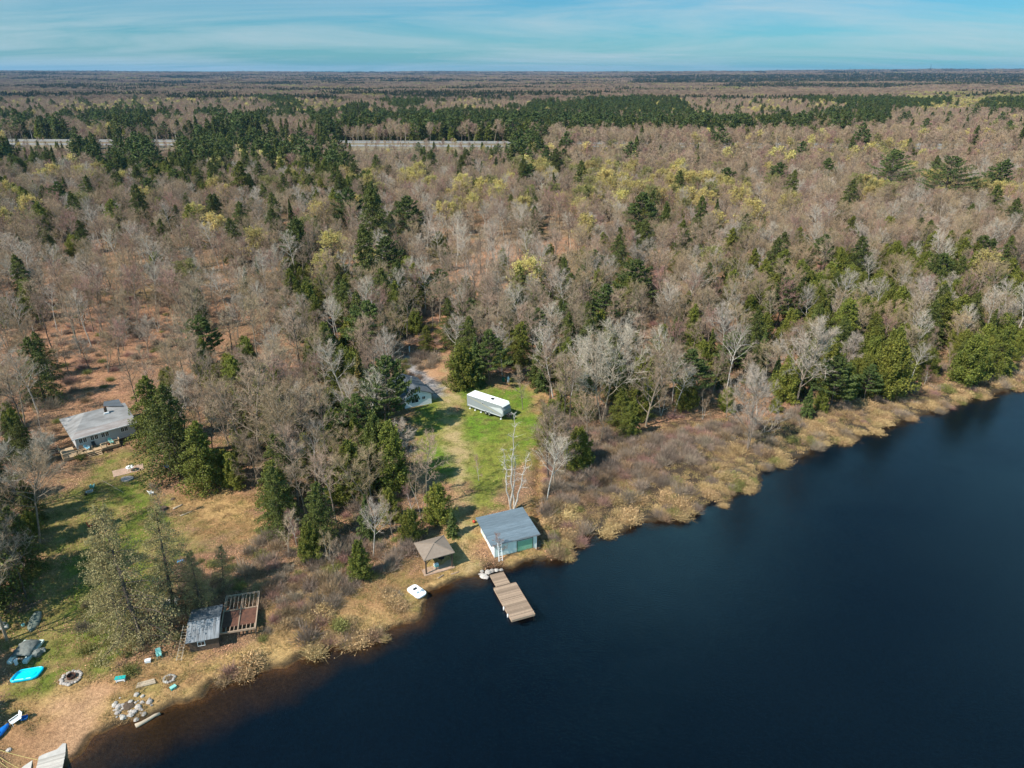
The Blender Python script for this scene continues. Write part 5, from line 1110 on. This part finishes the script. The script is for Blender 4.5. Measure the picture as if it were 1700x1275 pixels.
def log(px0, py0, px1, py1, r, label, m=LOGM, name='log'):
    a = G(px0, py0); c = G(px1, py1); b = MB(); d_ = c-a; n_ = 5; b_prev = None
    rg = random.Random(int(px0*7+py0)); pts = [a+d_*(k/n_)+Vector((rg.uniform(-.05,.05), rg.uniform(-.05,.05), r*.8))-a for k in range(n_+1)]
    dn = d_.normalized(); u_ = dn.orthogonal().normalized(); w_ = dn.cross(u_)
    b.rings([[tuple(pts[k]+(u_*math.cos(a_)+w_*math.sin(a_))*r*(1-.07*k)*rg.uniform(.93, 1.05)) for a_ in [2*math.pi*i/9 for i in range(9)]] for k in range(n_+1)])
    return tag(b.build(name, m, loc=a, smooth=True), label, 'log')
log(288,846,303,839,.17,'short pale log lying on the fallen leaves beside a dark stump', LOGM); log(226,1208,266,1186,.24,'long bleached driftwood log at the waterline', LOGM, 'driftwood_log')
log(300,857,318,850,.1,'thin grey branch lying in the dry leaves by the thicket'); log(170,798,205,818,.05,'thin grey branch lying on the yard grass')
for k, (px, py, s, lb) in enumerate(((271,846,.75,'largest dark rotten stump in the fallen leaves'),(265,806,.5,'dark stump at the corner of the hemlock thicket'),(287,829,.38,'small dark stump between the white chair and the thicket'))):
    q = G(px, py); b = MB(); rows = [[(s*kk*math.cos(a)*(1+.2*math.sin(3*a+k)), s*kk*math.sin(a)*(1+.2*math.cos(2*a)), z*s) for a in [2*math.pi*i/12 for i in range(12)]] for kk, z in ((1.1,-.1),(.8,.25),(.7,.55))]; b.rings(rows); tag(b.build('stump', WOODD, loc=q), lb, 'stump')
# --- old shed with metal roof, ladder, unfinished timber frame
zr = 1.7; x0, y0 = ray(307, 1066.5, zr+1.); g = Vector((x0, y0, hz(x0, y0))); root = thing('old_shed', 'old dark shed under a patchy grey metal roof, hidden by larches', 'shed', (g.x, g.y, g.z), R(16)); SW, SD = 3.6, 5.8
b = MB(); b.box(.25,SW-.2,.35,SD-.2,-.3,zr-.1); b.build('wall', WOODD, root)
r = MB(); r.slab([(0,0,zr),(SW,0,zr),(SW,SD*.5,zr+.55),(0,SD*.5,zr+.55)], .06); rf = r.build('roof', METR, root); r = MB(); r.slab([(0,SD*.5,zr+.55),(SW,SD*.5,zr+.55),(SW,SD,zr),(0,SD,zr)], .06)
for k in range(9): r.box(k*.43+.05,k*.43+.09,SD*.5+.02,SD-.02,zr+.0,zr+.02) if False else None
r.build('rear_roof', SLATE2, root); r = MB()
for k in range(9): r.bar((.06+k*.435,.01,zr+.012),(.06+k*.435,SD*.5-.02,zr+.565),.04,.03)
r.build('standing_seam', METR, rf); window(root, 1.2, 1.9, .75, 1.3, .346)
Ms = Matrix.Rotation(R(16), 3, 'Z'); PS = lambda x, y, z: g+Ms@Vector((x, y, z))
ladder('ladder', 'grey ladder leaning on the left side of the old metal-roofed shed', PS(-.9,-.6,0), PS(-.12,2.4,2.3), Ms@Vector((1,-.2,0)), .55, 12, LOGM)
x0, y0 = ray(366, 1054, 1.6); g = Vector((x0, y0, hz(x0, y0))); root = thing('timber_frame', 'unfinished raised timber deck frame with rusty-brown panels beside the old shed', 'timber frame', (g.x, g.y, g.z), R(14)); FW, FD = 3.9, 6.6; ft = 1.0
for x in (0, FW/2, FW):
    for y in (0, FD/2, FD): b = MB(); b.box(x-.07,x+.07,y-.07,y+.07,-.4,ft-.103); b.build('post', WOODD, root)
b = MB(); b.box(-.08,FW+.08,-.08,.05,ft-.1,ft+.12); b.box(-.08,FW+.08,FD-.05,FD+.08,ft-.1,ft+.12); b.box(-.08,.04,.055,FD-.055,ft-.1,ft+.12); b.box(FW-.04,FW+.08,.055,FD-.055,ft-.1,ft+.12); b.box(FW/2-.07,FW/2+.07,.055,FD-.055,ft-.1,ft+.135); b.build('beam', WOOD, root)
for x0_, x1_ in ((.06,FW/2-.09),(FW/2+.09,FW-.06)): b = MB(); b.box(x0_,x1_,.9,3.7,ft-.03,ft+.03); b.build('panel', RUST, root)
for k in range(9): b = MB(); x = .15+k*.45; b.box(x-.035,x+.035,3.9,FD-.06,ft-.08,ft+.1) if abs(x-FW/2) > .12 else b.box(x+.12,x+.19,3.9,FD-.06,ft-.08,ft+.1); b.build('joist', WOOD, root)
b = MB(); b.box(.045,FW-.045,3.75,3.86,ft-.09,ft+.11) if False else b.box(.045,FW/2-.075,3.75,3.86,ft-.09,ft+.11); b.box(FW/2+.075,FW-.045,3.75,3.86,ft-.09,ft+.11); b.build('cross_beam', WOOD, root)
for k in range(9): b = MB(); b.box(.08+k*.46,.16+k*.46,-.02,.85,ft-.02,ft+.105); b.build('short_joist', WOOD, root)
# --- things of the lower left yard
q = G(46, 1122); root = thing('cyan_boat', 'bright cyan plastic boat lying on the grass near the fire pit', 'boat', q, R(14))
b = MB(); b.rings([[(x+y*.25, y, z) for x, y in deckshape(2.75, 1.7, k, 24, 3.6)] for k, z in ((.88,0),(1.0,.14),(1.0,.30),(.93,.36),(.86,.30),(.80,.17))]); b.build('hull', CYAN, root, smooth=False)
b = MB(); b.rings([[(x+y*.25, y, z) for x, y in deckshape(1.7, .5, k, 20, 2.6)] for k, z in ((1,.171),(1,.21),(.8,.22))]); b.build('centre_seat', CYAN, root)
b = MB(); b.bar((-1.0,-.72,.37),(-.1,-.78,.37),.05,.02); b.bar((.15,-.78,.37),(.6,-.76,.37),.05,.02); b.build('white_trim', WHITE, root)
q = G(38, 1092); root = thing('covered_pontoon', 'grey tarpaulin-covered pontoon boat on the grass above the cyan boat', 'pontoon boat', q, R(2))
for s in (-1, 1): b = MB(); b.rings([[(s*.85+x*.28, y+z_, h_) for x, z_, h_ in ((-.8,0,.05),(.8,0,.05),(1,0,.4),(-1,0,.4))] for y in (-1.0,2.4)]); b.build('pontoon', W_AQUA, root)
v = []; nx_ = 14; rg_ = np.random.default_rng(12); X_, Y_ = np.meshgrid(np.linspace(-1,1,nx_), np.linspace(-1,1,nx_)); rr = np.clip(1-(np.abs(X_)**3+np.abs(Y_)**3)**(1/3)*.9, 0, 1); Z_ = .42+.75*np.sqrt(rr)+rg_.normal(size=X_.shape)*.05
i_ = (np.arange(nx_-1)[:, None]*nx_+np.arange(nx_-1)).ravel(); me = np_mesh('tarpaulin', np.stack([X_.ravel()*1.05, Y_.ravel()*1.25+.9, Z_.ravel()], 1), [np.stack([i_, i_+1, i_+nx_+1, i_+nx_], 1)], [TARP], smooth=True); o = bpy.data.objects.new('tarpaulin', me); COL.objects.link(o); o.parent = root
sm = o.modifiers.new('thick', 'SOLIDIFY'); sm.thickness = .03
b = MB(); b.box(-.55,.55,-.75,-.5,.402,.47); b.build('deck_board', WOOD, root); b = MB(); b.tube((0,-1.1,.45),(0,-.8,.75),.12,.1,8); b.box(-.12,.12,-1.25,-1.0,.1,.8); b.build('outboard_motor', WHITE, root)
q = G(63, 1088); b = MB(); b.rock((0,0,.3),.6,41,flat=.7); b.rock((.25,.5,.25),.45,42,flat=.7); tag(b.build('tarp_bundle', TARP, loc=q), 'dark tarpaulin bundle right of the covered pontoon boat', 'bundle')
def upturned(name, label, px, py, L_, W_, rz, m):
    q = G(px, py); b = MB(); rows = []
    for k in range(11):
        t = k/10; w_ = W_/2*math.sin(math.pi*min(1, .18+.82*t)) ** .7 if t < .5 else W_/2*(1-((t-.5)/.5)**2.2)+.02; h_ = .42*(1-.5*abs(t-.4))
        rows.append([((t-.5)*L_, w_*math.cos(a), h_*math.sin(a)**.8 if a not in (0,) else 0.) for a in [math.pi*i/8 for i in range(9)]])
    b.rings(rows); root = thing(name, label, 'boat', q, rz); b.build('hull', m, root, smooth=True); b = MB(); b.bar((-L_/2+.2,0,.40),(L_/2-.5,0,.36),.06,.06); b.build('keel', m, root); return root
upturned('rowing_boat', 'upturned faded green rowing boat at the foot of the dark thicket', 57, 1034, 3.6, 1.35, R(-70), HULLG); upturned('dinghy', 'pale small upturned dinghy at the left border in the shade', 3, 1040, 2.2, 1.2, R(-20), mat('pale_hull', (.42,.42,.38), .6, .1, 2))
q = G(39, 1040); ro = thing('bucket', 'small pale bucket left of the upturned rowing boat', 'bucket', q); b = MB(); b.tube((0,0,0),(0,0,.35),.15,.19,12); b.build('body', TEAL, ro); b = MB(); b.bar((-.19,0,.33),(0,0,.5),.015,.015); b.bar((.19,0,.33),(0,0,.5),.015,.015); b.build('handle', GREYM, ro)
q = G(28, 1015); b = MB(); rg_ = random.Random(3)
for k in range(40): a = Vector((rg_.uniform(-1.6,1.6), rg_.uniform(-.8,.8), rg_.uniform(.02,.5))); b.bar(a, a+Vector((rg_.uniform(-.3,1.2), rg_.uniform(.3,1.4), rg_.uniform(-.1,.3))), .05, .05)
tag(b.build('brush_pile', M_BARKD, loc=q), 'pile of cut branches beside the dark thicket', 'brush pile', kind='stuff')
q = G(656, 990); b = MB()
for k in range(60): a = Vector((rg_.uniform(-.9,.9), rg_.uniform(-.5,.5), rg_.uniform(.02,.4))); b.bar(a, a+Vector((rg_.uniform(-.7,.7), rg_.uniform(-.4,.5), rg_.uniform(-.1,.3))), .035, .035)
tag(b.build('brush_pile', M_BARK, loc=q), 'pile of grey dead branches left of the white pedal boat', 'brush pile', kind='stuff')
def stone_ring(name, label, px, py, r_, n_, s_, fill=False):
    q = G(px, py); ro = thing(name, label, 'fire pit', q); rg = random.Random(int(px))
    for k in range(n_): a = 2*math.pi*k/n_; b = MB(); b.rock((r_*math.cos(a)*rg.uniform(.9,1.1), r_*math.sin(a)*rg.uniform(.9,1.1), .08), s_*rg.uniform(.8,1.2), k+int(px)); b.build('stone', STONE, ro)
    b = MB(); b.tube((0,0,-.05),(0,0,.03),r_*.95,r_*.95,20); b.build('ash_bed' if not fill else 'earth', mat('ash', (.33,.29,.25), .95, .2, 5) if not fill else WOODD, ro); return ro, q
ro, q = stone_ring('fire_pit', 'wide pale stone fire pit with an iron ring on the sandy path', 118, 1126, .95, 20, .2)
b = MB(); n_ = 18
for k in range(n_): a0, a1 = 2*math.pi*k/n_, 2*math.pi*(k+1)/n_; b.bar((.42*math.cos(a0),.42*math.sin(a0)+.1,.2),(.42*math.cos(a1),.42*math.sin(a1)+.1,.2),.03,.34)
b.build('iron_ring', RUST, ro); b = MB(); b.tube((0,.1,.03),(0,.1,.06),.4,.4,16); b.build('charcoal', DARK, ro)
stone_ring('stone_circle', 'small circle of stones in the dry grass near the teal box', 281, 1127, .55, 14, .17, True)
q = G(215, 1174); rg_ = random.Random(77)
for k in range(46):
    a = rg_.uniform(0, 6.28); r_ = rg_.uniform(.5, 1.7); s = rg_.uniform(.12, .36); x = q.x+r_*math.cos(a)*1.3+.1; y = q.y+r_*math.sin(a)*.95; b = MB(); b.rock((0,0,0), s, k+300)
    big = s > .28; tag(b.build('rock', STONE, loc=(x, y, hz(x, y)+s*.25)), ('large ' if big else 'small ')+'pale rock in the heap on the grassy point', 'rock', ('large' if big else 'small')+' rocks of the heap on the point')
q = G(213, 1171); b = MB(); b.rock((0,0,.05),.75,66,flat=.25); tag(b.build('flat_rock', WOODD, loc=q), 'dark flat hollow stone in the middle of the rock heap', 'rock')
q = G(201, 1130); ro = thing('bench', 'small teal-topped bench on a patch of green grass', 'bench', q, R(12)); b = MB(); b.box(-.55,.55,-.25,.25,.42,.5); b.build('seat', TEALD, ro, bev=.02)
for s in (-1, 1): b = MB(); b.box(s*.4-.05,s*.4+.05,-.22,.22,0,.417); b.build('leg', WHITE, ro)
b = MB(); b.box(-.345,.345,-.2,-.16,.12,.38); b.build('front_board', WHITE, ro)
q = G(243, 1135); ro = thing('plank_stack', 'pale stack of weathered planks lying on the straw-coloured grass', 'planks', q, R(22))
for k in range(5): b = MB(); b.box(-1.0+k*.03,.95-k*.04,-.35+k*.15,-.22+k*.15,.0,.12+.02*(k % 2)); b.build('plank', LOGM, ro)
q = G(288, 1143); ro = thing('storage_box', 'small bright teal box on the dry grass near the water', 'box', q, R(50)); b = MB(); b.box(-.3,.3,-.2,.2,0,.25); b.build('body', TEALD, ro, bev=.02); b = MB(); b.box(-.32,.32,-.22,.22,.253,.31); b.build('lid', TEAL, ro, bev=.01)
q = G(246, 1099); ro = thing('picnic_cooler', 'small white box at the foot of the leaning larch', 'box', q, R(20)); b = MB(); b.box(-.3,.3,-.2,.2,0,.3); b.build('body', WHITE, ro, bev=.02); b = MB(); b.box(-.31,.31,-.21,.21,.303,.35); b.build('lid', WHITE, ro, bev=.01)
q = G(265, 1091); chair('teal plastic chair among the bushes at the foot of the larch', q, R(30), TEAL)
q = G(273, 1008); ro = thing('rain_barrel', 'blue-grey barrel by the rocks behind the old shed', 'barrel', q); b = MB(); b.tube((0,0,0),(0,0,.45),.28,.33,14); b.tube((0,0,.45),(0,0,.9),.33,.28,14); b.build('body', mat('blue_grey_plastic', (.13,.27,.33), .5, .05, 2), ro, smooth=False); b = MB(); b.tube((0,0,.903),(0,0,.94),.29,.29,14); b.build('lid', DARK, ro)
for k, (px, py, s) in enumerate(((283,997,.5),(290,1003,.4),(279,1004,.35),(294,996,.45),(287,990,.35))): q = G(px, py); b = MB(); b.rock((0,0,.1),s,k+500); tag(b.build('boulder', STONE, loc=q), 'pale boulder in the pile behind the old shed', 'boulder', 'pale boulders behind the old shed')
q = G(301, 935); ro = thing('toy_cart', 'small bright blue cart on the grass slope above the old shed', 'cart', q, R(20)); b = MB(); b.rings([[(x*k,y*k,z) for x, y in ((-.45,-.3),(.45,-.3),(.45,.3),(-.45,.3))] for k, z in ((.8,.15),(1,.42))]); b.build('tub', mat('sky_blue_plastic', (.12,.38,.62), .5, .05, 2), ro)
for x in (-.35,.35): b = MB(); b.tube((x,-.33,.14),(x,.33,.14),.13,.13,12); b.build('wheel', DARK, ro)
q = G(27, 1200); chair('white plastic lounge chair beside a blue tub near the sandy ramp', q, R(-30), WHITE, lounge=True)
q = G(40, 1194); ro = thing('blue_tub', 'small blue tub right of the white lounge chair', 'tub', q, R(20)); b = MB(); b.rings([[(x,y,z) for x, y in deckshape(.8*k,.5*k,1,16)] for k, z in ((.8,0),(1,.28),(.9,.28),(.75,.06))]); b.build('body', BLUE, ro)
q = G(-6, 1225); root = thing('blue_kayak', 'bright blue kayak end sticking in at the left border', 'kayak', q, R(75)); b = MB(); rows = []
for k in range(13): t = k/12; w_ = .48*math.sin(math.pi*min(.98, max(.03, t)))**.55; rows.append([((t-.5)*2.9, w_*math.cos(a), .24+.22*math.sin(a)) for a in [2*math.pi*i/12 for i in range(12)]])
b.rings(rows); b.build('hull', BLUE, root, smooth=True); b = MB(); b.rings([[(x, y, z) for x, y in deckshape(.9, .5, k)] for k, z in ((1,.44),(.95,.475),(.7,.47))]); b.build('cockpit', DARK, root)
q = G(15, 1246); b = MB(); b.rock((0,0,.08),.28,71); tag(b.build('boulder', STONE, loc=q), 'single pale boulder beside the yellow ropes', 'boulder')
x0, y0 = ray(63, 1262, .5); root = thing('old_dock', 'grey plank dock cut off by the bottom border at the lower left', 'dock', (x0, y0, 0), R(22)); b = MB(); planks(b, 0, 2.35, -6, .0, .5, 36, jit=.02); b.build('decking', mat('bleached_planks', (.50,.46,.41), .85, .12, 2, stretch=(.6,6,1), island=.22), root)
b = MB(); b.box(.02,.1,-5.95,-.03,.2,.455); b.box(2.25,2.33,-5.95,-.03,.2,.455); b.build('frame', WOODD, root); b = MB(); b.add([(0,0,.5),(2.35,0,.5),(2.2,1.25,.42),(1.9,1.35,.42),(1.5,.75,.46),(.5,.62,.46),(0,.5,.48)], [(0,1,2,3,4,5,6)]); b.add([(0,0,.44),(2.35,0,.44),(2.2,1.25,.36),(1.9,1.35,.36),(1.5,.75,.40),(.5,.62,.40),(0,.5,.42)], [(6,5,4,3,2,1,0)]); b.add([(2.35,0,.5),(2.2,1.25,.42),(2.2,1.25,.36),(2.35,0,.44)], [(0,3,2,1)]); b.build('curled_mat', mat('grey_mat', (.52,.49,.45), .9, .1, 2), root)
x0, y0 = ray(37, 1267, .5); root = thing('ramp', 'small pale ramp plate left of the old grey dock', 'ramp', (x0, y0, 0), R(24)); b = MB(); b.box(0,.85,-3,0,.42,.5); b.build('plate', mat('pale_ramp', (.55,.52,.47), .9, .1, 2), root); b = MB(); b.box(.05,.12,-2.9,-.1,-.3,.417); b.box(.73,.80,-2.9,-.1,-.3,.417); b.build('leg', WOODD, root)
ROPE = mat('yellow_rope', (.50,.42,.16), .8, .05, 3)
for k, (a, c) in enumerate((((-8,1247),(64,1262)),((-8,1256),(40,1280)),((-8,1263),(34,1288)))):
    A = G(*a)+Vector((0,0,.4)); x, y = ray(c[0], c[1], .5); B = Vector((x, y, .52)); b = MB(); pts = [A.lerp(B, t/8)-Vector((0,0,.12*math.sin(math.pi*t/8))) for t in range(9)]
    for i in range(8): b.tube(pts[i]-A, pts[i+1]-A, .022, .022, 5)
    tag(b.build('mooring_rope', ROPE, loc=A), ['upper yellow rope running from the left border to the old dock', 'middle yellow rope running to the small ramp', 'lowest yellow rope at the lower left corner'][k], 'rope')
# --- around the clearing
q = G(836, 633); ro = thing('green_drum', 'dark green oil drum at the tree edge behind the trailer', 'drum', q); b = MB(); b.tube((0,0,0),(0,0,.95),.32,.32,14); b.build('body', mat('drum_green', (.02,.16,.09), .5, .05, 2), ro); b = MB(); b.tube((0,0,.953),(0,0,.99),.33,.33,14); b.tube((0,0,.45),(0,0,.49),.335,.335,14); b.build('rim', DARK, ro)
q = G(844, 635); ro = thing('gas_tank', 'upright white gas tank beside the green drum', 'gas tank', q); b = MB(); b.tube((0,0,.05),(0,0,1.25),.25,.25,14); b.tube((0,0,1.25),(0,0,1.38),.25,.1,14); b.build('tank', WHITE, ro, smooth=True); b = MB(); b.tube((0,0,1.38),(0,0,1.5),.11,.11,10); b.build('collar', GREYM, ro)
q = G(623, 575); ro = thing('utility_pole', 'grey utility pole with a white box rising from the dark hemlocks', 'utility pole', q)
lo, hi = 1, 25
for _ in range(30):
    h = (lo+hi)/2; lo, hi = (h, hi) if seen(q.x, q.y, q.z+h)[1] > 499 else (lo, h)
b = MB(); b.tube((0,0,-.3),(0,0,lo),.16,.12,10); b.build('pole', mat('grey_pole', (.55,.54,.52), .8, .05, 2), ro); b = MB(); b.tube((.38,0,lo-2.3),(.38,0,lo-1.3),.22,.22,12); b.build('transformer', WHITE, ro); b = MB(); b.bar((-1,0,lo-.5),(1,0,lo-.5),.1,.12); b.build('crossarm', WOODD, ro)
q = G(680, 584); ro = thing('marker_post', 'short white post beside the logs at the head of the gravel track', 'post', q); b = MB(); b.box(-.1,.1,-.1,.1,-.2,1.2); b.build('post', WHITE, ro); b = MB(); b.box(-.14,.14,-.14,.14,1.203,1.28); b.build('cap', WHITE, ro)
log(664,582,676,580,.2,'grey log in the heap at the head of the gravel track', M_BARK); log(668,588,690,592,.15,'darker log below the heap at the head of the track', WOODD)
q = G(787, 868); ro = thing('red_buoy', 'small orange-red buoy in the grass at the back corner of the boathouse', 'buoy', q); b = MB(); b.rings([[(.25*k*math.cos(a),.25*k*math.sin(a),z) for a in [2*math.pi*i/14 for i in range(14)]] for k, z in ((.3,0),(.9,.12),(1,.25),(.8,.4),(.3,.5))]); b.build('float', RED, ro, smooth=True); b = MB(); b.tube((0,0,.5),(0,0,.6),.05,.05,8); b.build('eye', DARK, ro)
log(727,961,737,955,.12,'short grey log in the grass below the gazebo', WOOD); log(749,954,762,950,.10,'flat grey timber in the grass right of the short log by the gazebo', WOOD)
log(975,640,1003,620,.14,'fallen grey trunk lying under the hemlocks right of the clearing', M_BARK); log(905,760,895,715,.12,'thin fallen trunk beside the ditch', M_BARK)
put_tree('thin2', *G(829,929), .52, 1.0, 'birch_sapling', 'reddish birch sapling standing in front of the boathouse wall', 'birch')
# far masts on the skyline
for px, top, lb in ((1541,107,'taller thin lattice mast on the right horizon'),(1408,112,'shorter thin lattice mast on the horizon')):
    D_ = 8500; x = (px-850)/FPX*(D_*math.cos(PITCH)+CAM_H*math.sin(PITCH)); z = hz(x, D_); lo, hi = 10, 400
    for _ in range(30):
        h = (lo+hi)/2; lo, hi = (h, hi) if seen(x, D_, z+h)[1] > top else (lo, h)
    ro = thing('radio_mast', lb, 'mast', (x, D_, z)); b = MB()
    for k in range(3): a = 2.09*k; b.tube((2.2*math.cos(a),2.2*math.sin(a),0),(1.0*math.cos(a),1.0*math.sin(a),lo),.7,.5,4)
    for k in range(24):
        for j in range(3): a, a2 = 2.09*j, 2.09*(j+1); z0_, z1_ = lo*k/24, lo*(k+1)/24; r0 = 2.2-1.2*k/24; b.bar((r0*math.cos(a),r0*math.sin(a),z0_),(r0*math.cos(a2),r0*math.sin(a2),z1_),.3,.3)
    b.build('lattice', DARK, ro); b = MB(); b.tube((0,0,lo*.96),(0,0,lo),2.2,2.2,8); b.build('antenna', DARK, ro)
# ---------------------------------------------------------------- the air between here and the horizon
def haze():
    me = bpy.data.objects['ground'].data; a = np.empty(len(me.vertices)*3, np.float32); me.vertices.foreach_get('co', a); a = a.reshape(-1, 3)
    top = max(a[:, 2].max()+75, max(o.matrix_basis.translation.z+95 for o in COL.objects if o.name.startswith('radio_mast')))
    mb = MB(); mb.box(-16800, 16800, -1500, a[:, 1].max()+300, float(a[:, 2].min())-1, float(top))
    m = bpy.data.materials.new('haze'); m.use_nodes = True; N = m.node_tree.nodes; N.remove(N['Principled BSDF']); v = N.new('ShaderNodeVolumePrincipled')
    v.inputs['Color'].default_value = (.30, .62, 1, 1); v.inputs['Density'].default_value = 3.8e-5; v.inputs['Anisotropy'].default_value = .2
    m.node_tree.links.new(v.outputs[0], N['Material Output'].inputs['Volume'])
    tag(mb.build('haze', m), kind='stuff')
haze()
print('objects', len(bpy.data.objects))
